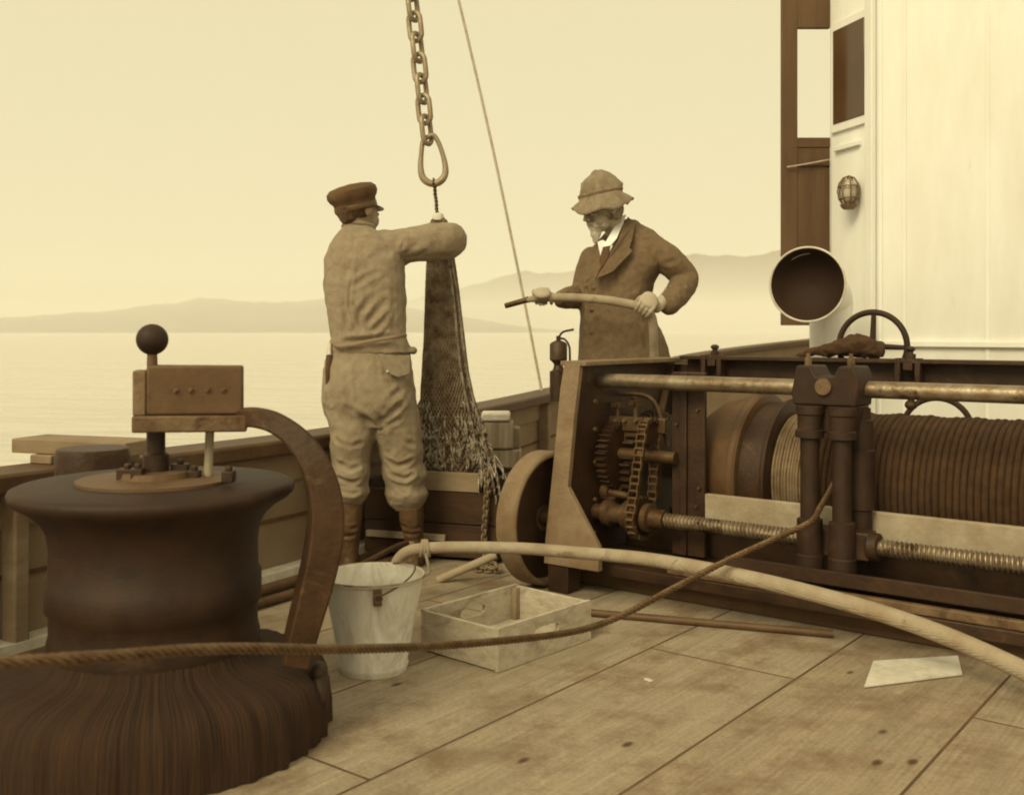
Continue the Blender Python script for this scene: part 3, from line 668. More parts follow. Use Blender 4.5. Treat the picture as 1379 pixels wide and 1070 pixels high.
mb = MB(WM); mb.add(vs, fs); W('screw_shaft', mb, 'steel', angle=30)
mb = MB(WM); mb.lathe([(.035, 0), (.035, .05), (.055, .055), (.055, .08), (.042, .09), (.04, .15), (.062, .155), (.062, .185), (.045, .19), (.045, .24), (.06, .25), (.06, .275), (.04, .28), (.04, sx0 - .052)], (.056, .30, scz), (1, 0, 0), 28); W('shaft_hub', mb, 'dull_steel', angle=30)
chx = Lw(863, 690, .30).x; chz = Lw(870, 602, .30)
W('sprocket', gear((chx - .012, .30, scz), .088, .024, 17), 'black_iron')
W('sprocket', gear((chx - .012, .37, chz.z + .05), .06, .024, 13), 'black_iron')
mb = MB(WM); ca, cb = Vector((chx, .30, scz)), Vector((chx, .37, chz.z + .05)); loop = []
for i in range(10): t_ = math.pi + math.pi * i / 9; loop.append(ca + Vector((0, math.cos(t_) * .086, math.sin(t_) * .086)))
for i in range(10): t_ = math.pi * i / 9; loop.append(cb + Vector((0, math.cos(t_) * .06, math.sin(t_) * .06)))
loop.append(loop[0]); path = []
for p_, q_ in zip(loop, loop[1:]):
    l_ = (q_ - p_).length; nn = max(1, round(l_ / .03))
    for i in range(nn): path.append(p_.lerp(q_, i / nn))
for i, p_ in enumerate(path):
    q_ = path[(i + 1) % len(path)]; d = (q_ - p_).normalized(); c_ = (p_ + q_) / 2; o = d.cross(Vector((1, 0, 0)))
    for sx_ in (-1, 1): mb.box(c_ + Vector((sx_ * (.020 if i % 2 else .016), 0, 0)), ((q_ - p_).length * 1.25, .004, .018), (d, Vector((1, 0, 0)), o))
    mb.cyl(p_ - Vector((.018, 0, 0)), p_ + Vector((.018, 0, 0)), .0075, seg=8)
W('drive_chain', mb, 'dull_steel', smooth=False)
# drum: left flange, brake band, rope
dy, dzc = .80, .445; dx0 = Lw(1050, 600, dy).x - .09
mb = MB(WM); mb.lathe([(.20, -.20), (.27, -.19), (.31, -.13), (.330, -.04), (.335, -.004), (.345, 0), (.350, .01), (.350, .03), (.340, .04), (.31, .044)], (dx0, dy, dzc), (1, 0, 0), 96); W('drum_flange', mb, 'drum_paint', angle=35)
mb = MB(WM); mb.lathe([(.20, .0441), (.309, .0445), (.312, .14), (.326, .142), (.330, .15), (.330, .162), (.20, .165)], (dx0, dy, dzc), (1, 0, 0), 96); W('brake_ring', mb, 'black_iron', angle=35)
mb = MB(WM); mb.torus((dx0 + .005, dy, dzc), (1, 0, 0), .337, .006, 72, 8); W('brake_band', mb, 'worn_edge')
rp = []; x_ = 0; pit = .0245
def coil(x0, x1, r, name, m, p_):
    pr_ = [(r - .03, 0)]; nn = int((x1 - x0) / p_)
    for i in range(nn):
        jit = random.uniform(-.004, .004)
        for j in range(7):
            t_ = math.pi * j / 6; pr_.append((r + jit + p_ * .5 * math.sin(t_), (i + .5 - .5 * math.cos(t_) * .98) * p_))
    pr_.append((r - .03, nn * p_)); mb = MB(WM)
    def wob(t, i, h): return 1 + .007 * math.sin(3 * t + h * 40) + .004 * math.sin(90 * t + i * .9) + .012 * mnoise.noise(Vector((math.cos(t) * 2, math.sin(t) * 2, h * 9)))
    mb.lathe(pr_, (x0, dy, dzc), (1, 0, 0), 180, mod=wob); W(name, mb, m, angle=70)
coil(dx0 + .166, dx0 + .33, .262, 'rope_coil', 'wire_light', .013)
coil(dx0 + .332, XE - .09, .272, 'rope_coil', 'rope_dark', pit)
mb = MB(WM); mb.lathe([(.33, 0), (.345, .01), (.345, .035), (.2, .05)], (XE - .085, dy, dzc), (1, 0, 0), 60); W('drum_flange', mb, 'capstan_iron', angle=35)
mb = MB(WM); mb.cyl((.05, dy, dzc), (XE, dy, dzc), .06); W('drum_axle', mb, 'black_iron')
mb = MB(WM); qa = Lw(1190, 575, .95); mb.torus((1.28, .95, qa.z), (-.2, 1, 0), .13, .012, 40, 8); mb.cyl((1.28, 1.0, qa.z), (1.28, .90, qa.z), .02); W('brake_wheel', mb, 'black_iron')
# pale timber beam in front of the drum
q0 = Lw(955, 663, .45); mb = MB(WM); mb.box(((q0.x + XE - .03) / 2, .425, q0.z - .055), (XE - .03 - q0.x, .03, .11)); W('timber_beam', mb, 'timber', bevel=.004)
mb = MB(WM); mb.box((XE / 2 + .02, .52, .18), (XE - .12, .016, .125)); W('rear_tray', mb, 'black_iron')
mb = MB(WM); mb.box((XE / 2 + .35, .26, .165), (XE - .75, .16, .02)); mb.box((XE / 2 + .35, .18, .185), (XE - .75, .016, .05)); W('drip_tray', mb, 'black_iron', bevel=.002)
# travelling carriage: head block, twin rollers, foot
xa, xb = Lw(1075, 520, .32).x, Lw(1166, 520, .32).x; xm = (xa + xb) / 2
cg = MB(WM); zh = Lw(1120, 492, .32).z; zl = Lw(1120, 545, .32).z
poly = [(xa + .02, .25, zh), (xa + .075, .25, zh), (xa + .095, .25, zh - .04), (xb - .095, .25, zh - .04), (xb - .075, .25, zh), (xb - .02, .25, zh), (xb, .25, zh - .05), (xb - .01, .25, zl), (xa + .01, .25, zl), (xa, .25, zl + .04)]
cg.prism(poly, (0, .16, 0)); car = W('carriage', cg, 'capstan_iron', bevel=.007)
for x_ in (xa + .047, xb - .047):
    mb = MB(WM); mb.cyl((x_, .30, zh - .003), (x_, .30, zh + .03), .014, seg=6); mb.cyl((x_, .30, zh + .03), (x_, .30, zh + .045), .008, seg=10); W('bolt', mb, 'worn_edge', car)
mb = MB(WM); mb.cyl((xm, .248, zh - .075), (xm, .235, zh - .075), .03, seg=24); W('cap_boss', mb, 'worn_edge', car)
rx = (Lw(1099, 650, .30).x, Lw(1142, 650, .30).x)
zbt = Lw(1120, 778, .30).z; zbt = max(zbt, .125)
for x_ in rx:
    mb = MB(WM); mb.lathe([(.050, zl), (.050, zl - .03), (.044, zl - .035), (.044, zl - .085), (.052, zl - .09), (.052, zl - .115), (.034, zl - .12), (.034, scz + .09), (.046, scz + .085), (.046, scz - .04), (.05, scz - .045), (.05, scz - .10), (.038, scz - .105), (.038, zbt)], (x_, .24, 0), seg=28); W('guide_roller', mb, 'capstan_iron', car, angle=30)
mb = MB(WM); mb.box((xm + .02, .31, scz), (rx[1] - rx[0] + .15, .09, .10)); mb.lathe([(.05, 0), (.05, .04)], (rx[1] + .075, .30, scz), (1, 0, 0), 24); W('screw_nut', mb, 'black_iron', car, bevel=.006)
mb = MB(WM); mb.box((xm + .055, .37, (zl + scz) / 2), (.06, .035, zl - scz + .02)); W('back_plate', mb, 'black_iron', car, bevel=.006)
mb = MB(WM); x3 = Lw(1158, 650, .36).x; mb.lathe([(.035, zl - .01), (.035, zl - .05), (.044, zl - .055), (.044, zl - .16), (.05, zl - .165), (.05, scz + .12), (.04, scz + .115), (.04, scz + .03)], (x3, .37, 0), seg=24); W('guide_roller', mb, 'capstan_iron', car, angle=30)
mb = MB(WM); mb.prism([(xa+.01, .27, zl+.002), (xb-.01, .27, zl+.002), (xb - .03, .27, zl - .10), (xa + .03, .27, zl - .10)], (0, .12, 0)); W('yoke', mb, 'black_iron', car, bevel=.006)
# brackets, eye bolts on the beam
for px, hgt in ((960, .07), (1224, .06)):
    q = Lw(px, 488, .93); bk = MB(WM)
    bk.box((q.x - .04, .93, zb0 - .055), (.022, .05, .12)); bk.box((q.x + .04, .93, zb0 - .055), (.022, .05, .12)); bk.box((q.x, .93, zb0 - .10), (.09, .05, .02)); bk.box((q.x, .93, zb0 - .03), (.04, .04, .03))
    bo = W('bracket', bk, 'black_iron', bevel=.003)
    mb = MB(WM); mb.cyl((q.x, .95, zb0 - .002), (q.x, .95, zb0 + .022), .022, seg=6); mb.cyl((q.x, .95, zb0 + .02), (q.x, .95, zb0 + .035), .012, seg=12); mb.ell((q.x, .95, zb0 + .042), (.02, .02, .012)); W('bolt', mb, 'black_iron', bo)
q = Lw(1227, 545, .35); mb = MB(WM); mb.ell(q, (.022, .022, .018)); mb.cyl(q, (q.x, q.y, sz0 - .028), .011); W('grease_cup', mb, 'black_iron')
# brake drum on the left end
mb = MB(WM); bcx, bcy, bcz = -.012, .10, .280
mb.lathe([(.05, -.10), (.262, -.10), (.278, -.093), (.278, -.006), (.270, 0), (.258, -.002), (.25, -.05), (.24, -.06), (.05, -.065)], (bcx, bcy, bcz), (1, 0, 0), 80); W('brake_drum', mb, 'grey_paint', angle=35)
mb = MB(WM); mb.lathe([(.249, -.046), (.2, -.052), (.055, -.056)], (bcx, bcy, bcz), (1, 0, 0), 60, cap=False); W('inner_disc', mb, 'black_iron')
mb = MB(WM); mb.cyl((bcx - .16, bcy, bcz), (.05, bcy, bcz), .035); W('stub_axle', mb, 'black_iron')
# lubricator at the rear left corner
lb = MB(WM); q = Lw(752, 500, .34); lx, ly = q.x, q.y
def lz(py): return Lw(752, py, .34).z
kk = 4.55 / F
lb.lathe([(12 * kk, lz(540)), (12 * kk, lz(500)), (8 * kk, lz(498)), (6 * kk, lz(492)), (7 * kk, lz(489)), (12 * kk, lz(484)), (12 * kk, lz(464)), (10 * kk, lz(461)), (3 * kk, lz(458)), (3 * kk, lz(452))], (lx, ly, 0), seg=24)
lb.box((lx + .06, ly + .03, lz(522)), (.16, .07, .05)); lub = W('lubricator', lb, 'black_iron', angle=35)
mb = MB(WM); mb.tube(spl([(lx, ly, lz(455)), (lx + .025, ly, lz(447)), (lx + .075, ly + .01, lz(443.5))], 6), .005, 8); W('spout', mb, 'black_iron', lub)
mb = MB(WM); mb.tube(spl([(lx, ly, lz(455)), (lx + .035, ly, lz(457)), (lx + .058, ly, lz(466)), (lx + .062, ly, lz(480)), (lx + .05, ly + .02, lz(515))], 6), .005, 8); W('feed_pipe', mb, 'black_iron', lub)
# handwheel behind the beam
hwc = Lw(1175, 466, 1.03); hw = MB(WM); hr = 46 * 4.42 / F
hw.torus(hwc, (0, 1, 0), hr, .013, 56, 12)
for t_ in (0, 90, 180, 270):
    a_ = R(t_ + 2); hw.tube([hwc, hwc + Vector((math.sin(a_), 0, math.cos(a_))) * hr], [.014, .010], 10)
hw.cyl(hwc - Vector((0, .05, 0)), hwc + Vector((0, .10, 0)), .022); hwl = W('handwheel', hw, 'capstan_iron')
mb = MB(WM); mb.cyl((hwc.x, 1.05, hwc.z), (hwc.x, 1.05, zb0 - .1), .024); W('handwheel_post', mb, 'black_iron')

# canvas bundle lashed on the beam
pb = [WM @ Vector((Lw(px, py, .97).x, .97, zb0 + h_)) for px, py, h_ in ((1072, 478, .010), (1092, 474, .020), (1115, 468, .034), (1140, 464, .048), (1158, 462, .052), (1176, 468, .042), (1190, 474, .026))]
pts, rad = spl(pb, 6, [.010, .02, .034, .048, .055, .042, .02])
mb = MB(); mb.tube(pts, rad, 18, ex=.9); rb = mb.build('canvas_bundle', 'rope_dark'); tag(rb, 'dark canvas roll lashed on top of the winch beam below the handwheel', 'bundle')
fuse(rb, .006, 2, lumps=.010, lscale=22)

# pale timbers lying behind the winch
for (a_, b_, rr_, lab) in (((-.15, 5.75), (1.7, 5.25), .045, 'pale round timber lying on deck behind the winch, nearer one'), ((.35, 6.25), (2.0, 5.62), .05, 'pale round timber lying on deck behind the winch, farther one')):
    mb = MB(); pts = spl([(a_[0], a_[1], rr_), ((a_[0] + b_[0]) / 2, (a_[1] + b_[1]) / 2 + .02, rr_), (b_[0], b_[1], rr_)], 5)
    mb.tube(pts, rr_, 14); tag(mb.build('spar', 'timber'), lab, 'spar', 'spars behind the winch')

# ------------------------------------------------------------------ bucket
bk = Vector(((503 - CX) * 3.27 / F, 3.27, 0)); bu = empty('bucket', bk, 'stained white enamel bucket standing on the deck left of the crate', 'bucket')
mb = MB(); mb.lathe([(.095, .004), (.104, .0), (.107, .012), (.110, .02), (.106, .028), (.156, .285), (.163, .288), (.167, .293), (.165, .299), (.158, .299), (.155, .292), (.104, .03), (.02, .026)], bk, seg=64, cap=False); 
mb.lathe([(.095, .004), (.0, .006)], bk, seg=64, cap=False); mb.lathe([(.02, .026), (.0, .026)], bk, seg=64, cap=False)
mb.build('pail', 'bucket', bu, angle=50)
mb = MB(); mb.torus(bk + Z * .296, Z, .163, .0045, 64, 8); mb.build('rolled_rim', 'streaked', bu)
for a_ in (-78, 102):
    d = Vector((math.cos(R(a_)), math.sin(R(a_)), 0)); t_ = Vector((-d.y, d.x, 0)); mb = MB()
    q = bk + d * .158 + Z * .262
    mb.box(q, (.026, .008, .05), (t_, d, Z)); mb.torus(q + Z * .0 + d * .012, d, .012, .004, 16, 6); mb.build('ear', 'rod', bu, bevel=.002)
d = Vector((math.cos(R(-78)), math.sin(R(-78)), 0)); t_ = Vector((-d.y, d.x, 0)); pts = []
for i in range(25):
    a_ = math.pi * i / 24; q = bk + d * (.166 * math.cos(a_)) + t_ * (.118 * math.sin(a_) + .012) + Z * (.270 + .048 * math.sin(a_)); pts.append(q)
mb = MB(); mb.tube(pts, .003, 8); bl_ = mb.build('bail', 'rod', bu)

# ------------------------------------------------------------------ crate
e0 = G(671, 906); ex_ = Vector((.669, .743, 0)).normalized(); ey_ = Vector((-ex_.y, ex_.x, 0)); la, lb_ = .47, .35; hc = .137; th = .014
cr = empty('crate', e0, 'open shallow wooden crate with oval hand holes, on deck beside the bucket', 'crate')
def slot_board(o, d, n_, L__, h0, h1, hole=True):
    """plank with an oval hand hole: built as a ring of quads round the hole, given thickness"""
    mb = MB(); c_ = Vector((L__ * .5, h0 + (h1 - h0) * .60)); NN = 40; inner = []; outer = []
    for i in range(NN):
        t_ = 2 * math.pi * i / NN; x, y = math.cos(t_), math.sin(t_)
        q = (abs(x) ** 3.2 + abs(y) ** 3.2) ** (-1 / 3.2)
        inner.append((c_[0] + .062 * x * q, c_[1] + .018 * y * q))
        sx_ = min((L__ - c_[0]) / x if x > 1e-6 else (-c_[0] / x if x < -1e-6 else 1e9), (h1 - c_[1]) / y if y > 1e-6 else ((h0 - c_[1]) / y if y < -1e-6 else 1e9))
        outer.append((c_[0] + x * sx_, c_[1] + y * sx_))
    corners = [(L__, h1), (0, h1), (0, h0), (L__, h0)]
    for cn in corners:
        j = min(range(NN), key=lambda i: (outer[i][0] - cn[0]) ** 2 + (outer[i][1] - cn[1]) ** 2); outer[j] = cn
    vs = []
    for off in (0, th):
        for ring in (inner, outer): vs += [o + d * p_[0] + Z * p_[1] + n_ * off for p_ in ring]
    fs = []
    for i in range(NN):
        j = (i + 1) % NN
        fs += [(i, j, NN + j, NN + i), (2 * NN + i, 3 * NN + i, 3 * NN + j, 2 * NN + j), (i, 2 * NN + i, 2 * NN + j, j), (NN + i, NN + j, 3 * NN + j, 3 * NN + i)]
    return mb.add(vs, fs)
slot_board(e0, ex_, ey_, la, .002, hc).build('end_board', 'crate', cr, smooth=False)
slot_board(e0 + ey_ * (lb_ - th), ex_, ey_, la, .002, hc).build('end_board', 'crate', cr, smooth=False)
for o in (e0 + ex_ * .0 + ey_ * th, e0 + ex_ * (la - th) + ey_ * th):
    for z0, z1 in ((.004, .134),):
        mb = MB(); c_ = o + ex_ * (th / 2) + ey_ * ((lb_ - 2 * th) / 2) + Z * ((z0 + z1) / 2); mb.box(c_, (th, lb_ - 2 * th - .001, z1 - z0), (ex_, ey_, Z)); mb.build('side_board', 'crate', cr, bevel=.002)
for i in range(4):
    mb = MB(); wd = (la - 2 * th) / 4; c_ = e0 + ex_ * (th + wd * (i + .5)) + ey_ * (lb_ / 2) + Z * .012; mb.box(c_, (wd - .004, lb_ - 2 * th - .001, .010), (ex_, ey_, Z)); mb.build('bottom_board', 'crate', cr)
for i, j in ((0, 0), (1, 0), (0, 1), (1, 1)):
    c_ = e0 + ex_ * (th + .012 if i == 0 else la - th - .012) + ey_ * (th + .011 if j == 0 else lb_ - th - .011) + Z * .074
    mb = MB(); mb.box(c_, (.023, .021, .112), (ex_, ey_, Z)); mb.build('corner_post', 'wood_mid', cr, bevel=.002)

# ------------------------------------------------------------------ ropes, hose, rods
def strand_rope(name, pts, r, m, lab, cat, nst=6, pitch=9, seg=6, sub=10):
    c = spl(pts, sub); mb = MB()
    # resample evenly, then lay the strands round the centre line
    ds = [0]
    for p_, q_ in zip(c, c[1:]): ds.append(ds[-1] + (q_ - p_).length)
    tot = ds[-1]; step = r * .55; nn = int(tot / step); cs = []
    j = 0
    for i in range(nn + 1):
        s_ = tot * i / nn
        while j < len(ds) - 2 and ds[j + 1] < s_: j += 1
        t_ = (s_ - ds[j]) / max(1e-9, ds[j + 1] - ds[j]); cs.append(c[j].lerp(c[j + 1], min(1, max(0, t_))))
    if nst >= 5:
        px_ = None; lines = [[] for _ in range(nst)]
        for i, p_ in enumerate(cs):
            d = (cs[min(i + 1, nn)] - cs[max(i - 1, 0)]).normalized()
            if px_ is None: x, y, _ = frame(d)
            else: x = (px_ - d * px_.dot(d)).normalized(); y = d.cross(x)
            px_ = x; ph = 2 * math.pi * (tot * i / nn) / (r * pitch)
            for q_ in range(nst):
                t_ = ph + 2 * math.pi * q_ / nst; lines[q_].append(p_ + (x * math.cos(t_) + y * math.sin(t_)) * r * .62)
        for l_ in lines: mb.tube(l_, r * .41, 7)
        o = mb.build(name, m, angle=80); tag(o, lab, cat); return o
    seg_ = nst * 6; vs = []; fs = []; px_ = None
    for i, p_ in enumerate(cs):
        d = (cs[min(i + 1, nn)] - cs[max(i - 1, 0)]).normalized()
        if px_ is None: x, y, _ = frame(d)
        else: x = (px_ - d * px_.dot(d)).normalized(); y = d.cross(x)
        px_ = x; ph = 2 * math.pi * (tot * i / nn) / (r * pitch)
        for kq in range(seg_):
            t_ = 2 * math.pi * kq / seg_; rr_ = r * (.74 + .26 * abs(math.cos(nst / 2 * (t_ - ph))) ** .8)
            vs.append(p_ + x * (rr_ * math.cos(t_)) + y * (rr_ * math.sin(t_)))
    for i in range(nn):
        for kq in range(seg_): fs.append((i * seg_ + kq, i * seg_ + (kq + 1) % seg_, (i + 1) * seg_ + (kq + 1) % seg_, (i + 1) * seg_ + kq))
    fs.append(tuple(range(seg_ - 1, -1, -1))); fs.append(tuple(nn * seg_ + kq for kq in range(seg_)))
    mb.add(vs, fs); o = mb.build(name, m, angle=80)
    if lab: tag(o, lab, cat)
    return o
strand_rope('wire_rope', [P(-260, 905, 1.45), P(-60, 895, 1.60), P(135, 884, 1.75), P(250, 875, 1.90), P(340, 872.5, 2.02), P(435, 874, 2.22), P(560, 871, 2.60), P(660, 864, 2.92), P(750, 854, 3.22), P(800, 843, 3.38), P(850, 822, 3.46), P(910, 790, 3.53), P(980, 754, 3.60), P(1050, 722, 3.645), P(1092, 702, 3.66), WM @ Vector(((rx[0] + rx[1]) / 2, .19, Lw(1119, 684, .19).z)), WM @ Vector(((rx[0] + rx[1]) / 2 + .005, .30, Lw(1124, 660, .30).z + .02)), WM @ Vector(((rx[0] + rx[1]) / 2 + .01, .42, .60))], .0112, 'wire', 'taut dark wire rope from lower left past bucket and crate to the winch', 'wire rope', nst=5, pitch=8.5)
hp = [(528, 776, 4.10, .019), (533, 758, 4.06, .020), (546, 744, 4.04, .022), (570, 738, 4.02, .022), (620, 736.5, 4.0, .0225), (700, 738, 3.98, .023), (780, 744, 3.93, .0235), (860, 751, 3.84, .0245), (930, 762, 3.74, .026), (1000, 776, 3.62, .028), (1080, 795, 3.48, .0285), (1160, 817, 3.34, .029), (1248, 846, 3.19, .030), (1330, 880, 3.05, .030), (1420, 924, 2.90, .030), (1520, 985, 2.74, .030)]
hp = [(a_, b_, d_ , r_ * (1.0 if a_ < 1000 else .95)) for a_, b_, d_, r_ in hp]
pp = [P(a_, b_, d_) for a_, b_, d_, r_ in hp]; p0 = pp[0]
pp = [Vector((p0.x - .03, p0.y + .02, .03)), ] + pp; rr_ = [.019] + [h_[3] for h_ in hp]
pts, rad = spl(pp, 10, rr_)
ho = empty('suction_hose', (pts[0].x, pts[0].y, 0), 'long pale stiff hose arching low over the deck in front of the winch', 'hose')
mb = MB(); mb.tube(pts, rad, 20); mb.build('tube', 'hose', ho)
kc = P(572, 738, 4.02); mb = MB()
for i in range(3): mb.torus(kc + Vector((-.012 + .012 * i, 0, .0)), (1, .1, .15 * (i - 1)), .029, .007, 28, 8)
mb.tube(spl([kc + Vector((0, -.02, .02)), kc + Vector((.01, -.03, -.03)), kc + Vector((.02, -.03, -.08)), kc + Vector((.0, -.02, -.10))], 6), .006, 8)
mb.build('lashing', 'hose', ho)
mb = MB(); q0, q1 = G(790, 824, .014), G(1122, 853, .014); mb.tube(spl([q0 - (q1 - q0) * .35, q0, (q0 + q1) / 2, q1], 6), .0135, 14)
tag(mb.build('iron_rod', 'boot'), 'thin straight dark rod lying on deck boards between crate and hose', 'rod')
mb = MB(); q0, q1 = G(596, 778, .018), P(668, 747, 4.42); mb.tube(spl([q0 - (q1 - q0) * .1, q0, (q0 + q1) / 2, q1], 6), .018, 12)
tag(mb.build('boat_hook_pole', 'timber'), 'short pale pole leaning against the sorting box behind the bucket', 'pole')
strand_rope('rope', [G(430, 792, .012), G(470, 768, .012), P(505, 750, 4.25), P(535, 735, 4.42), P(548, 731, 4.5)], .012, 'rope_dark', 'short dark rope slanting from behind the bucket to the boots', 'rope', nst=3)
# bright glare patch at lower right, added as a thin pale slab
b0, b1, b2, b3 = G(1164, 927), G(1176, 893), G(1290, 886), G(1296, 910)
mb = MB(); mb.prism([b0 + Z * .003, b3 + Z * .003, b2 + Z * .003, b1 + Z * .003], (0, 0, .007)); tag(mb.build('glare_slab', 'white_old', bevel=.001), 'flat whitish glare patch on deck at lower right, added as a thin slab', 'glare_slab')
mb = MB(); q = G(873, 917); mb.prism([q + Vector((-.012, .008, .002)), q + Vector((-.004, .012, .002)), q + Vector((.013, -.006, .002)), q + Vector((.004, -.010, .002))], (0, 0, .005)); tag(mb.build('chip', 'white_old'), 'tiny white chip lying on the bare deck boards', 'chip')
# pipes along the foot of the bulwark
for off, r_, lab in ((.20, .022, 'dark deck pipe along the bulwark foot, the one nearer the wall'), (.33, .018, 'dark thinner deck pipe a hand farther from the bulwark foot')):
    pts = []
    for yy in np.linspace(2.2, 5.3, 14):
        c, inn, d = along(float(yy)); pts.append(Vector((c.x, c.y, r_ + .004)) + inn * off)
    mb = MB(); mb.tube(pts, r_, 12); tag(mb.build('deck_pipe', 'wood_dark'), lab, 'pipe', 'deck pipes by the bulwark')
# stowed line from the sky to the bulwark
strand_rope('rigging_line', [P(560, -240, 7.6), P(648, 130, 7.75), P(700, 375, 7.8), Vector((.16, 7.32, .40)) if False else P(740, 582, 7.85)], .011, 'line', 'thin pale rigging line slanting down past the hose nozzle to the bulwark', 'line', nst=3, sub=4)

# ------------------------------------------------------------------ sorting box, bollard, chain pile
fA, fB = Vector((-.70, 4.93, 0)), Vector((-.065, 4.72, 0)); fd = (fB - fA).normalized(); fn = Vector((-fd.y, fd.x, 0)); wl_ = (fB - fA).length; dp = .46; bh_ = .41
sb = empty('sorting_box', fA, 'dark wooden sorting box under the hanging net with a paler top plank', 'box')
def sbb(name, m, o, lx_, ly_, z0, z1, **kw):
    mb = MB(); mb.box(o + fd * (lx_[0] + lx_[1]) / 2 + fn * (ly_[0] + ly_[1]) / 2 + Z * (z0 + z1) / 2, (lx_[1] - lx_[0], ly_[1] - ly_[0], z1 - z0), (fd, fn, Z)); return mb.build(name, m, sb, bevel=.004, **kw)
sbb('front_plank', 'wood_box', fA, (0, wl_), (0, .03), .02, .17); sbb('front_plank', 'wood_box', fA, (0, wl_), (.002, .03), .174, .32)
sbb('top_plank', 'wood_mid', fA, (.25, wl_ - .09), (-.004, .028), .323, bh_)
sbb('back_plank', 'wood_box', fA, (.1, wl_), (dp, dp + .03), .02, bh_ - .03)
sbb('end_plank', 'wood_box', fA, (0, .03), (.031, dp - .10), .02, .36); sbb('end_plank', 'wood_box', fA, (wl_ - .03, wl_), (.031, dp - .001), .02, bh_ - .02)
sbb('floor_plank', 'wood_box', fA, (.031, wl_ - .031), (.031, dp - .001), .02, .05)
sbb('ledge', 'timber', fA, (.02, .42), (-.028, -.002), .095, .125)
# bollard by the bulwark
bc_ = Vector(((675 - CX) * 5.95 / F, 5.95, 0)); bo = empty('bollard', bc_, 'streaked pale-topped mooring bollard at the bulwark right of the net', 'bollard')
def bz(py): return CH - (py - HY) * 5.95 / F
mb = MB(); mb.box(bc_ + Vector((-.025, 0, (bz(603) + bz(566)) / 2)), (.19, .17, bz(566) - bz(603))); mb.build('upper_block', 'streaked', bo, bevel=.012)
mb = MB(); mb.box(bc_ + Vector((-.03, -.0, bz(560))), (.165, .19, bz(554) - bz(565.5))); mb.build('cap', 'white_old', bo, bevel=.012)
mb = MB(); mb.box(bc_ + Vector((.01, .012, bz(603) / 2)), (.21, .17, bz(603) - .004)); mb.build('post', 'streaked', bo, bevel=.01)
mb = MB(); mb.box(bc_ + Vector((.085, .03, (bz(603) + bz(575)) / 2)), (.05, .12, bz(575) - bz(603))); mb.build('side_cheek', 'streaked', bo, bevel=.008)
def link(mb, c, d, n_, l, w_, r, seg=24):
    pts = []
    for i in range(seg):
        t_ = 2 * math.pi * i / seg; x, y = math.cos(t_), math.sin(t_)
        pts.append(c + d * ((l / 2 - w_ / 2) * (1 if x > 0.02 else -1 if x < -.02 else 0) + x * w_ / 2) + n_ * (y * w_ / 2))
    mb.tube(pts, r, 8, closed=True)
def chain_run(mb, path, l, w_, r):
    c = spl(path, 10); ds = [0]
    for p_, q_ in zip(c, c[1:]): ds.append(ds[-1] + (q_ - p_).length)
    step = l - 2 * r * 1.05; nn = int(ds[-1] / step); j = 0
    for i in range(nn):
        s_ = (i + .5) * step
        while j < len(ds) - 2 and ds[j + 1] < s_: j += 1
        t_ = (s_ - ds[j]) / max(1e-9, ds[j + 1] - ds[j]); p_ = c[j].lerp(c[j + 1], t_); d = (c[j + 1] - c[j]).normalized()
        x, y, _ = frame(d, Vector((.3, 1, .1))); n_ = (x + y).normalized() if i % 2 else (x - y).normalized()
        link(mb, p_, d, n_, l, w_, r, 16)
mb = MB(); ct = fA + fd * (wl_ - .07) + fn * -.02
chain_run(mb, [P(655, 632, 4.74), P(656, 650, 4.70), P(654, 690, 4.70), P(652, 722, 4.70), Vector((-.12, 4.66, .03)), Vector((-.16, 4.58, .018)), Vector((-.06, 4.55, .018)), Vector((-.10, 4.62, .03)), Vector((-.2, 4.60, .02))], .032, .024, .0048)
tag(mb.build('chain', 'chain'), 'light rusty chain hanging over the front of the sorting box onto the deck', 'chain')
mb = MB(); pts = []
for i in range(150):
    a_ = i * .22; r_ = .075 + .03 * math.sin(i * .043); pts.append(Vector((.06 + r_ * math.cos(a_), 5.3 + r_ * .9 * math.sin(a_), .012 + i * .00095 + .004 * math.sin(i * 1.3))))
mb.tube(pts, .010, 8); tag(mb.build('rope_coil', 'line'), 'small pale rope coil lying on deck below the bollard', 'rope')

# ------------------------------------------------------------------ net hanging from chain and shackle
NY = 4.97
nb_ = empty('hanging_net', P(612, 640, NY), 'full dark trawl net bag hanging from the chain above the sorting box', 'net')
rows = [(293, 583, 599), (299, 580, 602), (312, 578, 604), (330, 577, 607), (352, 575.5, 611), (385, 573.5, 616), (420, 572, 620), (460, 570.5, 624.5), (500, 569, 630), (530, 568, 636), (560, 567, 643), (585, 566, 650), (605, 565.5, 656), (622, 565, 660), (640, 568, 660), (660, 575, 655), (680, 590, 645)]
sn_ = NY / F; NS = 96
def netpt(py, t, grow=1.0, amp=1.0):
    l = np.interp(py, [r_[0] for r_ in rows], [r_[1] for r_ in rows]); r = np.interp(py, [r_[0] for r_ in rows], [r_[2] for r_ in rows])
    c = P((l + r) / 2, py, NY); hw = (r - l) / 2 * sn_ * grow
    q = (py - 293) / 390
    f = 1 + amp * (.05 * math.sin(5 * t + 1.0 + q * 2) + .035 * math.sin(11 * t - q * 3) + .05 * mnoise.noise(Vector((math.cos(t) * 1.5, math.sin(t) * 1.5, q * 4))) + .03 * mnoise.noise(Vector((math.cos(t) * 4, math.sin(t) * 4, q * 11))))
    dep = min(.85, .62 + .25 * q)
    return c + Vector((math.cos(t) * hw * f, math.sin(t) * hw * dep * f, 0))
pys = [293 + (680 - 293) * (i / 70) ** 1.0 for i in range(71)]
mb = MB(); vs = [netpt(y, 2 * math.pi * kq / 64, .955) for y in pys for kq in range(64)]; fs = []
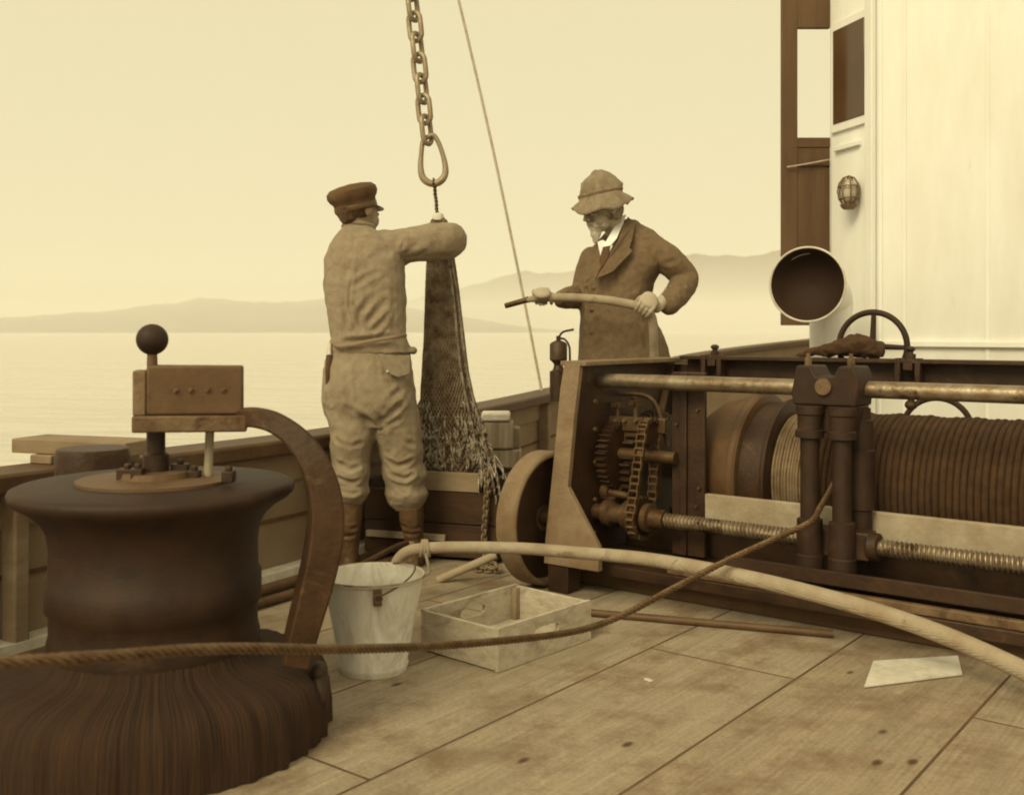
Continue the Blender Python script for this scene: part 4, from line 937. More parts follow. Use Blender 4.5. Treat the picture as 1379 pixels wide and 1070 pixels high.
for i in range(70):
    for kq in range(64): fs.append((i * 64 + kq, i * 64 + (kq + 1) % 64, (i + 1) * 64 + (kq + 1) % 64, (i + 1) * 64 + kq))
fs.append(tuple(range(63, -1, -1))); fs.append(tuple(70 * 64 + kq for kq in range(64)))
mb.add(vs, fs); mb.build('catch', 'net_in', nb_, angle=180)
# netting: diamond meshes with a real twine thickness
nr, ncl = 86, 48; vs = []; fs = []
for i in range(nr + 1):
    y = 296 + (676 - 296) * i / nr
    for kq in range(ncl): vs.append(netpt(y, 2 * math.pi * (kq + .5 * (i % 2)) / ncl + .012 * math.sin(i * 1.7 + kq), 1.0))
for i in range(nr - 1):
    for kq in range(ncl):
        a0 = i * ncl + kq; o = i % 2
        l_ = (i + 1) * ncl + (kq - 1 + o) % ncl; r_ = (i + 1) * ncl + (kq + o) % ncl; d_ = (i + 2) * ncl + kq
        if i % 1 == 0: fs.append((a0, l_, d_, r_))
mb = MB(); mb.add(vs, fs); no_ = mb.build('netting', 'net', nb_, smooth=False)
wfm = no_.modifiers.new('twine', 'WIREFRAME'); wfm.thickness = .0078; wfm.use_even_offset = False; wfm.use_boundary = True
# chafing tufts hanging in bands round the lower part
mb = MB()
for i in range(520):
    band = random.choice([552, 568, 575, 588, 592, 604, 608, 612]); y0 = band + random.uniform(-14, 14); t_ = random.uniform(0, 2 * math.pi)
    ln = random.uniform(5, 17); a_ = netpt(y0, t_, 1.02); b_ = netpt(min(y0 + ln, 628), t_ + random.uniform(-.08, .08), 1.05) + Vector((random.uniform(-.006, .006), random.uniform(-.006, .006), 0))
    mb.tube([a_, a_.lerp(b_, .5) + (a_ - Vector((P(612, 600, NY).x, NY, a_.z))).normalized() * .008, b_], [.003, .0062, .0022], 5)
tag(mb.build('chafing_tufts', 'tuft', nb_), kind='stuff')
mb = MB()
for px0, px1 in ((606, 640), (614, 650)):
    t0 = -.6 if px0 == 606 else -1.0
    pts = [netpt(y, t0 + .25 * math.sin((y - 300) / 160), 1.04) for y in range(300, 640, 8)]; mb.tube(pts, .0065, 8)
mb.build('lacing_rope', 'tuft', nb_)
mb = MB(); mb.lathe([(.012, -.03), (.026, -.02), (.028, .0), (.022, .012), (.008, .016)], P(590, 291, NY), seg=20); mb.build('throat_lashing', 'white_old', nb_)
# loose bits of net over the box edge
mb = MB()
for i in range(26):
    a_ = P(random.uniform(645, 668), random.uniform(612, 640), 4.86); q = a_ + Vector((random.uniform(-.02, .06), random.uniform(-.12, -.16), random.uniform(-.10, -.03))); mb.tube(spl([a_, a_.lerp(q, .5) + Vector((0, -.02, .012)), q, q - Z * random.uniform(.01, .05)], 4), .004, 5)
tag(mb.build('loose_strand', 'tuft', nb_), kind='stuff')

sh_ = empty('shackle', P(583, 216, NY), 'pear shaped iron lifting ring between the hanging chain and the net', 'shackle')
pear = [(575, 185), (583, 182), (589, 189), (595, 204), (599.5, 222), (599, 236), (591, 245.5), (580, 247), (570, 240), (566.5, 226), (567.5, 206), (569.5, 191)]
c = spl([P(a_, b_, NY) for a_, b_ in pear + pear[:1]], 6)[:-1]
mb = MB(); mb.tube(c, [.0115 + .006 * max(0, 1 - abs(p_.z - P(0, 243, NY).z) / .12) for p_ in c], 12, closed=True); mb.build('ring', 'hook', sh_)
mb = MB(); pts = [P(584, 244, NY), P(585.5, 252, NY), P(586, 262, NY), P(587.5, 272, NY), P(588, 282, NY), P(590, 292, NY)]
for ph in (0, math.pi):
    pp = spl(pts, 8); mb.tube([p_ + Vector((math.cos(i * .8 + ph) * .005, math.sin(i * .8 + ph) * .005, 0)) for i, p_ in enumerate(pp)], .005, 6)
mb.tube([P(584, 249, NY) + Vector((0, -.022, .0)), P(584, 241, NY), P(584, 249, NY) + Vector((0, .022, 0))], .006, 8)
mb.build('becket', 'wire', sh_)
mb = MB(); chp = [P(576.5, 190, NY), P(572.5, 165, NY), P(569, 140, NY), P(566, 110, NY), P(556, 20, NY), P(545, -90, NY)]
d_ = (chp[3] - chp[0]).normalized(); pos = chp[0] - d_ * -.012; l_ = .135; 
for i in range(11):
    dd = (P(545, -90, NY) - P(573, 165, NY)).normalized(); c_ = P(574.3, 175, NY) + dd * (i * (l_ - .036)) 
    x, y, _ = frame(dd, Vector((.2, 1, 0))); n_ = (x * .35 + y * .94) if i % 2 == 0 else (x * .94 - y * .35)
    link(mb, c_, dd, n_, l_, .068, .0125, 24)
tag(mb.build('lifting_chain', 'hook'), 'heavy iron link chain hanging from above, holding up the pear shaped ring', 'chain')

# ------------------------------------------------------------------ people
def hand_grip(mb, c, ax, r, dpalm, wrist, s_=1.0, side=1):
    """closed hand round a bar: c on the bar's axis, ax along the bar, dpalm from the bar to the palm"""
    ax = ax.normalized(); dpalm = (dpalm - ax * dpalm.dot(ax)).normalized(); cu = ax.cross(dpalm) * side
    def at(t_, off, rr): return c + ax * off + (dpalm * math.cos(t_) + cu * math.sin(t_)) * rr
    for i, (off, ln) in enumerate(((-.035, .92), (-.012, 1.05), (.012, 1.0), (.035, .82))):
        rr = r + .010 * s_; ang = [R(q) for q in (8, 48, 98, 150 * min(1, ln + .04), 198 * ln)]
        pts = [at(q, off * s_ * (1 - .08 * j), rr + (.012 if j == 0 else .006 if j == 1 else 0)) for j, q in enumerate(ang)]
        mb.tube(spl(pts, 4), [.0102 * s_ - .0028 * s_ * q / 16 for q in range(17)], 10); mb.ell(pts[-1], .0082 * s_, seg=10, rings=8); mb.ell(pts[1], .0108 * s_, seg=10, rings=8)
    rr = r + .010 * s_; pts = [at(R(q), o, rr + e_) for q, o, e_ in ((-38, -.006, .016), (-62, -.032, .008), (-100, -.044, .002), (-140, -.046, 0))]
    mb.tube(spl(pts, 4), [.0145 * s_ - .005 * s_ * q / 12 for q in range(13)], 10); mb.ell(pts[-1], .0095 * s_, seg=10, rings=8)
    pc_ = c + dpalm * (r + .017 * s_) - cu * .012
    mb.ell(pc_, (.046 * s_, .043 * s_, .019 * s_), (ax, cu, dpalm)); mb.ell(pc_ - cu * .022, (.040 * s_, .035 * s_, .021 * s_), (ax, cu, dpalm))
    mb.tube(spl([pc_ - cu * .02, (pc_ - cu * .03).lerp(wrist, .5), wrist], 4), [.030 * s_, .030, .029, .028, .027, .0265, .027, .028, .030], 12, ex=.85)
def head(mb, c, f, up, s_=1.0):
    f = f.normalized(); x = f.cross(up).normalized(); u = x.cross(f).normalized(); ax = (x, f, u)
    def q(a_, b_, h_): return c + (x * a_ + f * b_ + u * h_) * s_
    E = lambda p_, r_: mb.ell(q(*p_), [k_ * s_ for k_ in r_], ax)
    E((0, -.012, .03), (.076, .098, .088)); E((0, .035, .01), (.066, .058, .075)); E((0, .038, -.055), (.056, .052, .055)); E((0, .062, -.088), (.030, .026, .022))
    for sd_ in (-1, 1):
        E((sd_ * .045, .055, -.045), (.026, .030, .035)); E((sd_ * .034, .082, -.012), (.020, .014, .012)); E((sd_ * .030, .085, .022), (.024, .012, .009))
        E((sd_ * .079, -.008, -.008), (.010, .020, .032)); E((sd_ * .083, -.016, .004), (.007, .012, .022)); E((sd_ * .013, .102, -.032), (.010, .011, .009))
    mb.tube([q(0, .088, .02), q(0, .103, -.008), q(0, .116, -.028), q(0, .096, -.040)], [.009 * s_, .011 * s_, .013 * s_, .009 * s_], 12)
    E((0, .087, -.058), (.024, .010, .007)); E((0, .085, -.070), (.020, .010, .008))
    return q, ax
def limb(mb, pts, rad, n=6, seg=18, ex=1.0, **kw):
    p_, r_ = spl(pts, n, rad); mb.tube(p_, r_, seg, ex=ex, **kw); mb.ell(p_[-1], r_[-1] * .98, seg=14, rings=10); mb.ell(p_[0], r_[0] * .98, seg=14, rings=10)
def rowsloft(rows, xdir=Vector((1, 0, 0)), ydir=Vector((0, 1, 0))):
    return [(P((l + r) / 2, y, Y), xdir * ((r - l) / 2 * Y / F), ydir * th_) for y, l, r, Y, th_ in rows]

# --- man in the peaked cap, seen from behind, arms round the net
BY = 4.64; b_ = BY / F
m1 = empty('person', (P(505, 600, BY).x, BY, 0), 'man in dark peaked cap seen from behind, hugging the hanging net', 'person')
rL, rR = G(472, 767), G(556, 767)
rL = Vector((P(470, 767, 4.60).x, 4.60, 0)); rR = Vector((P(558, 767, 4.70).x, 4.70, 0))
hc_ = P(481, 283, 4.66); hf = Vector((.62, .77, -.06)); hup = Vector((-.06, 0, 1))
sR, eR, wR = P(527, 330, 4.64), P(604, 326, 4.74), P(589, 324, 4.93)
sL, eL, wL = P(455, 347, 4.66), P(472, 382, 4.93), P(566, 334, 5.05)
kL, kR = P(474, 640, 4.60), P(544, 640, 4.66); hL, hR = P(472, 560, 4.62), P(532, 560, 4.64)
core = MB()
core.loft(rowsloft([(312, 466, 500, 4.66, .05), (330, 458, 524, 4.66, .08), (360, 447, 536, 4.66, .10), (400, 446, 538, 4.65, .10), (445, 452, 538, 4.64, .095), (490, 446, 545, 4.63, .10), (540, 446, 550, 4.63, .10), (575, 452, 560, 4.63, .08)]))
q, hax = head(core, hc_, hf, hup)
core.tube(spl([P(483, 322, 4.66), P(482, 306, 4.66), hc_ + hf.normalized() * -.02 - Z * .03], 5), [.058] * 3 + [.055] * 8, 18)
limb(core, [sR, (sR + eR) / 2, eR, (eR + wR) / 2, wR], [.052, .046, .040, .036, .028]); limb(core, [sL, (sL + eL) / 2, eL, (eL + wL) / 2, wL], [.052, .046, .040, .036, .028])
for h_, k_, f_ in ((hL, kL, rL), (hR, kR, rR)):
    an = f_ + Z * .09 + Vector((0, -.02, 0)); limb(core, [h_, (h_ + k_) / 2, k_, (k_ + an) / 2, an], [.085, .07, .045, .03, .028])
hand_grip(core, P(589, 316, 4.975) , Vector((.1, 0, 1)), .045, Vector((.3, .95, 0)), wR + Vector((0, .04, .0)), 1.0, 1)
hand_grip(core, P(587, 336, 4.98), Vector((.1, 0, 1)), .05, Vector((-.5, .86, 0)), wL, 1.0, -1)
bo1 = core.build('body', 'skin_dark', m1); fuse(bo1, .0052, 3)
# jacket
jk = MB()
jk.loft(rowsloft([(301, 467, 499, 4.665, .062), (310, 460, 507, 4.665, .085), (319, 452, 522, 4.66, .105), (332, 443, 536, 4.655, .125), (350, 437.5, 544, 4.655, .138), (380, 436.5, 546, 4.65, .145), (410, 440, 546, 4.645, .145), (438, 444, 546, 4.64, .14), (455, 446, 548, 4.635, .135), (468, 445, 552, 4.635, .140), (475, 444, 556, 4.635, .142)]), sq=2.5)
limb(jk, [P(516, 331, 4.645), P(548, 330, 4.66), P(580, 326, 4.70), P(603, 324, 4.76), P(603, 323, 4.86), P(594, 322, 4.93)], [22 * b_, 24 * b_, 26 * b_, 26.5 * b_, 23 * b_, 16 * b_], ex=.98)
limb(jk, [P(456, 350, 4.66), P(457, 372, 4.78), P(472, 382, 4.90), P(510, 362, 4.98), P(556, 340, 5.03)], [19 * b_, 19 * b_, 18 * b_, 16 * b_, 12 * b_])
jk.ell(P(556, 472, 4.64), (.018, .05, .018))
cz_ = lambda pts, Y=4.50: [P(x, y, Y) for x, y in pts]
ob = jk.build('jacket', 'jacket', m1)
fuse(ob, .0062, 3, [
    (cz_([(481, 318), (478, 350), (471, 390), (470, 415), (478, 440), (484, 452)]), .008, .006), (cz_([(446, 348), (456, 390), (463, 425), (470, 452)]), .006, .006), (cz_([(522, 330), (528, 350), (532, 372), (520, 385)]), .006, .008), (cz_([(520, 362), (495, 372), (474, 385)]), .008, .012),
    (cz_([(545, 385), (520, 405), (490, 440)]), .010, .014), (cz_([(543, 410), (522, 425), (500, 448)]), .011, .013), (cz_([(540, 430), (525, 440), (512, 452)]), .008, .010), (cz_([(500, 400), (485, 420), (482, 445)]), .010, .013),
    (cz_([(445, 395), (452, 420), (452, 445)]), .007, .012), (cz_([(462, 400), (466, 430), (463, 450)]), .006, .011), (cz_([(450, 460), (490, 459), (530, 452), (546, 449)]), .014, .012),
    ([P(x, y, 4.57) for x, y in [(552, 350), (570, 336), (590, 325), (612, 318)]], .026, .013), ([P(x, y, 4.57) for x, y in [(566, 349), (590, 345), (618, 334)]], .016, .010), ([P(x, y, 4.57) for x, y in [(575, 312), (592, 307), (610, 308)]], .012, .008), ([P(x, y, 4.60) for x, y in [(600, 345), (614, 330), (620, 315)]], .010, .008), ([P(x, y, 4.57) for x, y in [(552, 316), (565, 308), (580, 303)]], .010, .009), ([P(x, y, 4.57) for x, y in [(540, 338), (545, 322), (548, 310)]], .009, .008), ([P(x, y, 4.56) for x, y in [(535, 345), (550, 325), (562, 312)]], .009, .012), ([P(x, y, 4.54) for x, y in [(530, 320), (537, 335), (534, 352)]], .009, .012), ([P(x, y, 4.60) for x, y in [(570, 345), (595, 340), (615, 335)]], .008, .012),
    ([P(x, y, 4.56) for x, y in [(465, 308), (480, 313), (498, 308)]], .006, .010), (cz_([(450, 340), (465, 350), (478, 352)]), .005, .012)], lumps=.006, lscale=13)
mb = MB(); pts = [P(x, y, Y) for x, y, Y in [(446, 461, 4.56), (455, 466, 4.49), (470, 465, 4.478), (490, 461, 4.474), (515, 456.5, 4.474), (535, 453, 4.49), (547, 451, 4.55)]]
mb.tube(spl(pts, 5), (.004), 8, ex=2.2, up=Vector((0, 0, 1))); mb.build('waist_tape', 'wood_mid', m1)
mb = MB(); mb.torus(P(483, 306, 4.665), Vector((.05, .25, 1)), .068, .012, 32, 10, ex=.95); fuse(mb.build('jacket_collar', 'jacket', m1), .005, 3, lumps=.004, lscale=18)
# trousers
tr = MB()
tr.loft(rowsloft([(452, 447, 547, 4.635, .120), (470, 442, 551, 4.635, .135), (495, 437, 555, 4.63, .150), (520, 434, 558, 4.625, .160), (540, 434, 561, 4.62, .155), (556, 438, 563, 4.62, .135), (572, 446, 562, 4.62, .10)]), sq=2.4)
tr.loft([(P((l + r) / 2, y, Y), Vector(((r - l) / 2 * b_, 0, 0)), Vector((0, t_, 0))) for y, l, r, Y, t_ in [(552, 441, 505, 4.61, .12), (580, 445, 504, 4.60, .116), (605, 446, 500, 4.59, .104), (622, 449, 496, 4.595, .096), (636, 446, 499, 4.59, .102), (650, 450, 495, 4.595, .092), (662, 451, 497, 4.59, .094), (672, 455, 492, 4.59, .08), (679, 461, 487, 4.59, .055)]], sq=2.3)
tr.loft([(P((l + r) / 2, y, Y), Vector(((r - l) / 2 * b_, 0, 0)), Vector((0, t_, 0))) for y, l, r, Y, t_ in [(552, 497, 564, 4.63, .12), (580, 501, 567, 4.64, .118), (606, 508, 571, 4.655, .108), (622, 514, 569, 4.66, .098), (638, 514, 575, 4.665, .104), (652, 520, 571, 4.67, .092), (664, 519, 576, 4.67, .098), (676, 523, 573, 4.675, .086), (687, 533, 566, 4.675, .055)]], sq=2.3)
ob = tr.build('trousers', 'trousers', m1)
tz = lambda pts, Y=4.50: [P(x, y, Y) for x, y in pts]
fuse(ob, .0066, 4, [
    (tz([(470, 545), (486, 556), (503, 575), (505, 600)]), .016, .014), (tz([(548, 560), (525, 572), (508, 590)]), .010, .012), (tz([(560, 535), (535, 548), (515, 566)]), .009, .012), (tz([(545, 520), (520, 540), (500, 555)]), .006, .012),
    (tz([(498, 545), (512, 560), (520, 585), (516, 620)]), .008, .012), (tz([(448, 590), (470, 600), (490, 596)]), .008, .010), (tz([(447, 620), (470, 632), (500, 625)]), .010, .010), (tz([(450, 642), (475, 650), (498, 642)]), .009, .009), (tz([(452, 660), (475, 665), (496, 660)]), .007, .008),
    (tz([(512, 615), (535, 628), (570, 615)], 4.56), .010, .010), (tz([(518, 638), (545, 645), (574, 632)], 4.56), .011, .010), (tz([(520, 655), (545, 664), (574, 652)], 4.56), .010, .009), (tz([(524, 670), (548, 677), (572, 668)], 4.56), .008, .008),
    (tz([(465, 480), (466, 510), (472, 540)], 4.47), .005, .012), (tz([(515, 480), (518, 505), (550, 512)], 4.48), .006, .008), (tz([(522, 478), (545, 482)], 4.48), .006, .007), (tz([(440, 500), (446, 530), (460, 552)], 4.52), .008, .012), (tz([(540, 590), (558, 600), (568, 590)], 4.55), .007, .010)], lumps=.007, lscale=12)
mb = MB(); mb.add([P(x, y, Y) for x, y, Y in [(513, 479, 4.474), (552, 478, 4.545), (552, 503, 4.535), (536, 508, 4.472), (520, 501, 4.462)]] + [P(x, y, Y - .008) for x, y, Y in [(513, 479, 4.474), (552, 478, 4.545), (552, 503, 4.535), (536, 508, 4.472), (520, 501, 4.462)]], [(0, 1, 2, 3, 4), (9, 8, 7, 6, 5)] + [(i, (i + 1) % 5, 5 + (i + 1) % 5, 5 + i) for i in range(5)])
pk = mb.build('pocket_flap', 'trousers', m1, bevel=.002); mb = MB(); mb.ell(P(522, 500, 4.447), .006); mb.build('button', 'white_old', pk)
for nm, f_, top, rr_, dr_ in (('boot', rL, P(472, 664, 4.59), .056, Vector((-.08, 1, 0))), ('boot', rR, P(552, 670, 4.675), .058, Vector((.2, 1, 0)))):
    dr_.normalize(); mb = MB(); an = f_ + Z * .10
    limb(mb, [top, top.lerp(an, .4) + Vector((0, -.008, 0)), top.lerp(an, .8), an, f_ + Z * .05], [rr_, rr_ * .98, .045, .044, .042], ex=1.1)
    sd_ = Vector((dr_.y, -dr_.x, 0)); mb.ell(f_ + Z * .036 + dr_ * .06, (.046, .14, .036), (sd_, dr_, Z)); mb.ell(f_ + Z * .05 + dr_ * .04, (.04, .08, .045), (sd_, dr_, Z)); mb.box(f_ + Z * .012 + dr_ * .06, (.07, .24, .022), (sd_, dr_, Z)); mb.box(f_ + Z * .018 - dr_ * .035, (.066, .06, .034), (sd_, dr_, Z))
    fuse(mb.build(nm, 'boot', m1), .006, 2, [([top.lerp(an, .55) + Vector((-.06, -.05, 0)), top.lerp(an, .6) + Vector((.06, -.05, 0))], .006, .008), ([top.lerp(an, .75) + Vector((-.06, -.05, 0)), top.lerp(an, .72) + Vector((.06, -.05, 0))], .006, .008)], lumps=.003, lscale=20)
# hair, cap, knife
mb = MB(); x_, f_, u_ = hax; cc = hc_ + Z * .012
for a_, b2, h_, r_ in ((0, -.045, -.012, (.072, .062, .058)), (-.04, -.02, -.015, (.036, .05, .045)), (.04, -.02, -.015, (.036, .05, .045)), (0, -.055, -.05, (.048, .034, .035))): mb.ell(cc + x_ * a_ + f_ * b2 + u_ * h_, r_, hax)
fuse(mb.build('hair', 'hair', m1), .006, 3, lumps=.004, lscale=45)
cu_ = Vector((-.24, -.16, 1)).normalized(); ccp = P(477, 271, 4.65)
mb = MB()
mb.lathe([(.090, -.044), (.094, -.040), (.095, -.008), (.097, .0), (.106, .012), (.114, .030), (.112, .050), (.095, .066), (.05, .075), (.004, .077)], ccp, cu_, 48, mod=lambda t, i, h: 1 + (.035 * math.sin(3 * t + h * 20) + .02 * math.sin(7 * t)) * (1 if h > .01 else .2))
cpp = mb.build('cap', 'cap', m1)
mb = MB(); fv = (f_ - cu_ * f_.dot(cu_)).normalized(); sv = cu_.cross(fv); vs = []; fs = []; nn = 22
for j in range(2):
    for rr_ in (0, .5, 1):
        for i in range(nn + 1):
            t_ = -1.15 + 2.3 * i / nn; base = ccp - cu_ * (.036 + .004 * j) + (fv * math.cos(t_) + sv * math.sin(t_)) * .093
            ext = .058 * math.cos(t_ / 1.15 * math.pi / 2) ** .7 * rr_; vs.append(base + fv * ext * .92 - cu_ * ext * .55)
m2_ = (nn + 1)
for j in range(2):
    for r_ in range(2):
        for i in range(nn): a_ = j * 3 * m2_ + r_ * m2_ + i; fs.append((a_, a_ + 1, a_ + m2_ + 1, a_ + m2_))
for i in range(nn): fs.append((2 * m2_ + i, 2 * m2_ + i + 1, 5 * m2_ + i + 1, 5 * m2_ + i))
mb.add(vs, fs); mb.build('visor', 'leather', cpp)
mb = MB(); mb.lathe([(.0965, -.038), (.0972, -.037), (.0972, -.016), (.0965, -.015)], ccp, cu_, 48, cap=False); mb.build('band', 'leather', cpp)
kn = [P(444, 462, 4.545), P(443.5, 478, 4.53), P(442, 500, 4.525), P(440.5, 526, 4.53)]
mb = MB(); mb.tube(kn[1:], [.014, .013, .007], 10, ex=.6); sh0 = mb.build('knife_sheath', 'leather', m1); mb = MB(); mb.tube([kn[0], kn[1]], [.009, .010], 10); mb.build('knife_handle', 'white_old', sh0)

# --- bearded man with the hose, three-quarter view, behind the winch
MY = 5.38; b_ = MY / F
m2 = empty('person', (P(842, 800, MY).x, MY + .05, 0), 'bearded man in soft hat and dark overcoat holding a hose behind the winch', 'person')
xd = Vector((.90, -.43, 0)).normalized(); yd = Vector((.43, .90, 0))
hc2 = P(812, 281, 5.32); hf2 = Vector((-.90, -.42, -.30)); up2 = Vector((-.12, -.05, 1))
sA, eA, wA = P(878, 346, 5.36), P(922, 376, 5.36), P(884, 414, 5.06)      # his left arm, right in the picture
sB, eB, wB = P(795, 345, 5.52), P(781, 396, 5.50), P(752, 402, 5.24)
hA, hB_ = P(868, 414, 5.0), P(729, 401.5, 5.16)
core = MB()
core.loft([(P((l + r) / 2, y, 5.41), xd * ((r - l) / 2 * b_), yd * t_) for y, l, r, t_ in [(322, 822, 850, .05), (335, 806, 880, .08), (360, 800, 885, .10), (400, 800, 872, .11), (450, 797, 872, .11), (520, 800, 874, .11), (590, 806, 872, .10)]])
q2f, hx2 = head(core, hc2, hf2, up2, 1.02)
core.tube(spl([P(838, 330, 5.42), P(830, 312, 5.39), hc2 - hf2.normalized() * .035 - Z * .04], 5), [.058] * 3 + [.056] * 8, 18)
limb(core, [sA, (sA + eA) / 2, eA, (eA + wA) / 2, wA], [.052, .046, .040, .036, .028]); limb(core, [sB, (sB + eB) / 2, eB, (eB + wB) / 2, wB], [.052, .046, .040, .036, .028])
for sg in (-1, 1):
    f_ = Vector((m2.location.x, m2.location.y, 0)) + xd * (.11 * sg); h_ = f_ + Z * .85; k_ = f_ + Z * .48 - yd * .02; an = f_ + Z * .09
    limb(core, [h_, (h_ + k_) / 2, k_, (k_ + an) / 2, an], [.085, .07, .055, .05, .04])
hand_grip(core, hB_, Vector((-1, -.15, -.12)), .021, Vector((.1, -.45, .9)), wB, 1.0, 1)
hand_grip(core, hA, Vector((.85, -.05, -.5)), .023, Vector((.35, -.75, .55)), wA, 1.02, 1)
fuse(core.build('body', 'skin', m2), .0037, 1)
for sg in (-1, 1):
    mb = MB(); mb.ell(q2f(sg * .031, .085, .004), .0070, seg=14, rings=10); mb.build('eye', 'eye', m2)
ct_ = MB()
ct_.loft([(P((l + r) / 2, y, Y), xd * ((r - l) / 2 * b_), yd * t_) for y, l, r, Y, t_ in [(297, 832, 858, 5.44, .06), (303, 826, 866, 5.44, .075), (312, 816, 882, 5.43, .095), (322, 806, 893, 5.42, .115), (332, 798, 899, 5.42, .128), (343, 792, 901, 5.42, .138), (358, 787, 896, 5.42, .148), (380, 784, 880, 5.41, .152), (405, 782, 878, 5.41, .156), (430, 781, 882, 5.41, .162), (455, 780, 894, 5.41, .168), (480, 779, 903, 5.41, .175), (530, 777, 915, 5.41, .18), (600, 775, 925, 5.41, .19), (650, 775, 930, 5.41, .19)]], sq=2.6)
limb(ct_, [P(880, 336, 5.34), P(902, 352, 5.33), P(921, 374, 5.35), P(915, 392, 5.28), P(901, 408, 5.14)], [20 * b_, 20 * b_, 18.5 * b_, 17.5 * b_, 16 * b_])
limb(ct_, [P(797, 350, 5.50), P(790, 375, 5.52), P(784, 396, 5.50), P(768, 401, 5.37), P(757, 402, 5.28)], [18 * b_, 18 * b_, 18 * b_, 15 * b_, 12.5 * b_])
FY = 5.22
czc = lambda pts, Y=FY: [P(x, y, Y) for x, y in pts]
ob = ct_.build('overcoat', 'coat', m2)
fuse(ob, .0068, 4, [
    (czc([(840, 372), (820, 385), (800, 377)]), .0, .01), (czc([(862, 325), (846, 335), (838, 347)]), .008, .008), (czc([(840, 345), (825, 362), (803, 375)]), .010, .007),
    (czc([(800, 376), (796, 400), (794, 440), (793, 480)]), .008, .010),
    ([P(x, y, 5.24) for x, y in [(880, 352), (895, 356), (912, 350)]], .012, .014), ([P(x, y, 5.24) for x, y in [(880, 365), (900, 370), (925, 362)]], .010, .013), ([P(x, y, 5.2) for x, y in [(905, 385), (918, 385), (934, 374)]], .010, .012), ([P(x, y, 5.15) for x, y in [(893, 395), (908, 402), (920, 395)]], .007, .011), 
    (czc([(872, 372), (855, 390), (835, 400)]), .007, .014), (czc([(878, 390), (860, 398), (840, 402)]), .006, .012), ([P(x, y, 5.34) for x, y in [(778, 375), (788, 380), (795, 376)]], .009, .010), ([P(x, y, 5.34) for x, y in [(772, 390), (784, 388), (792, 392)]], .009, .010),
    (czc([(860, 425), (868, 450), (872, 478)]), .006, .012), (czc([(815, 420), (812, 450), (815, 480)]), .005, .014)], lumps=.006, lscale=12)
def patch(name, m, pts, Y0, th_, parent, out=Vector((-.43, -.90, 0))):
    """a cloth panel with thickness, following given points (px, py, depth)"""
    a_ = [P(*p_) for p_ in pts]; mb = MB(); mb.prism(a_, out.normalized() * th_); return mb.build(name, m, parent, bevel=.003)
# shirt front, collar, tie, lapels
patch('collar', 'shirt', [(836, 291, 5.375), (844, 289, 5.365), (831, 321, 5.246), (823, 331, 5.232), (811, 333, 5.236), (816, 326, 5.25)], 0, .008, m2)
patch('shirt_front', 'shirt', [(805, 326, 5.262), (812, 323, 5.25), (826, 331, 5.238), (820, 342, 5.236), (809, 345, 5.24)], 0, .008, m2)
patch('tie', 'tie', [(813, 333, 5.24), (822, 331, 5.235), (820, 348, 5.225), (811, 362, 5.222), (808, 350, 5.232)], 0, .014, m2)
patch('lapel', 'coat', [(846, 292, 5.36), (856, 300, 5.31), (852, 322, 5.255), (848, 334, 5.235), (853, 338, 5.235), (826, 366, 5.215), (803, 376, 5.225), (818, 350, 5.228), (832, 326, 5.238)], 0, .012, m2)
patch('lapel', 'coat', [(809, 330, 5.30), (802, 338, 5.30), (796, 352, 5.275), (798, 366, 5.25), (803, 376, 5.235), (811, 358, 5.238)], 0, .012, m2)
for px, py in ((799, 388), (797, 418), (796, 448)):
    mb = MB(); q = P(px, py, 5.235); mb.lathe([(.012, 0), (.012, .004), (.008, .007)], q, Vector((-.43, -.9, 0)), 16); mb.build('button', 'leather', m2)
# beard and hair
mb = MB()
for p_, r_ in (((0, .068, -.09), (.036, .032, .030)), ((0, .078, -.112), (.028, .026, .030)), ((0, .084, -.136), (.018, .018, .022)), ((0, .094, -.054), (.030, .011, .009)), ((.030, .078, -.066), (.016, .016, .022)), ((-.030, .078, -.066), (.016, .016, .022)), ((.046, .048, -.070), (.018, .026, .022)), ((-.046, .048, -.070), (.018, .026, .022))): mb.ell(q2f(*p_), r_, hx2)
fuse(mb.build('beard', 'beard', m2), .0045, 2, lumps=.004, lscale=60)
mb = MB()
for p_, r_ in (((0, -.055, -.02), (.068, .052, .055)), ((.060, -.035, -.035), (.020, .034, .040)), ((-.060, -.035, -.035), (.020, .034, .040))): mb.ell(q2f(*p_), r_, hx2)
fuse(mb.build('hair', 'grey_hair', m2), .005, 2, lumps=.003, lscale=50)
# soft felt hat with drooping brim
hu = (up2 - hf2.normalized() * -.10).normalized(); ho_ = q2f(0, -.008, .058); 
fx = (hf2 - hu * hf2.dot(hu)).normalized(); rx_ = fx.cross(hu); vs = []; fs = []; seg = 72
prof = [(.150, -.050), (.146, -.042), (.126, -.018), (.106, .002), (.101, .018), (.096, .046), (.082, .088), (.060, .118), (.032, .134), (.010, .136)]
def hatp(i, t, off):
    r_, h_ = prof[i]; r_ += off
    el = 1.10 if True else 1
    n_ = mnoise.noise(Vector((math.cos(t) * 1.4, math.sin(t) * 1.4, h_ * 14)))
    if i <= 2: h_ += (.030 * math.sin(2 * t + .5) + .030 * n_ + .012 * math.sin(5 * t)) * (3 - i) / 3 - (.016 if math.cos(t) < -.3 else 0) * (3 - i) / 3
    else: r_ *= 1 + .20 * n_ + .10 * mnoise.noise(Vector((math.cos(t) * 3 + 5, math.sin(t) * 3, h_ * 30))) + .04 * math.sin(3 * t + h_ * 30); h_ += .012 * n_ * (i > 5) - (.022 * max(0, math.cos(t) + .1) if i >= 7 else 0)
    return ho_ + fx * (r_ * el * math.cos(t)) + rx_ * (r_ * math.sin(t)) + hu * h_
rows_ = [(i, 0) for i in range(len(prof))] 
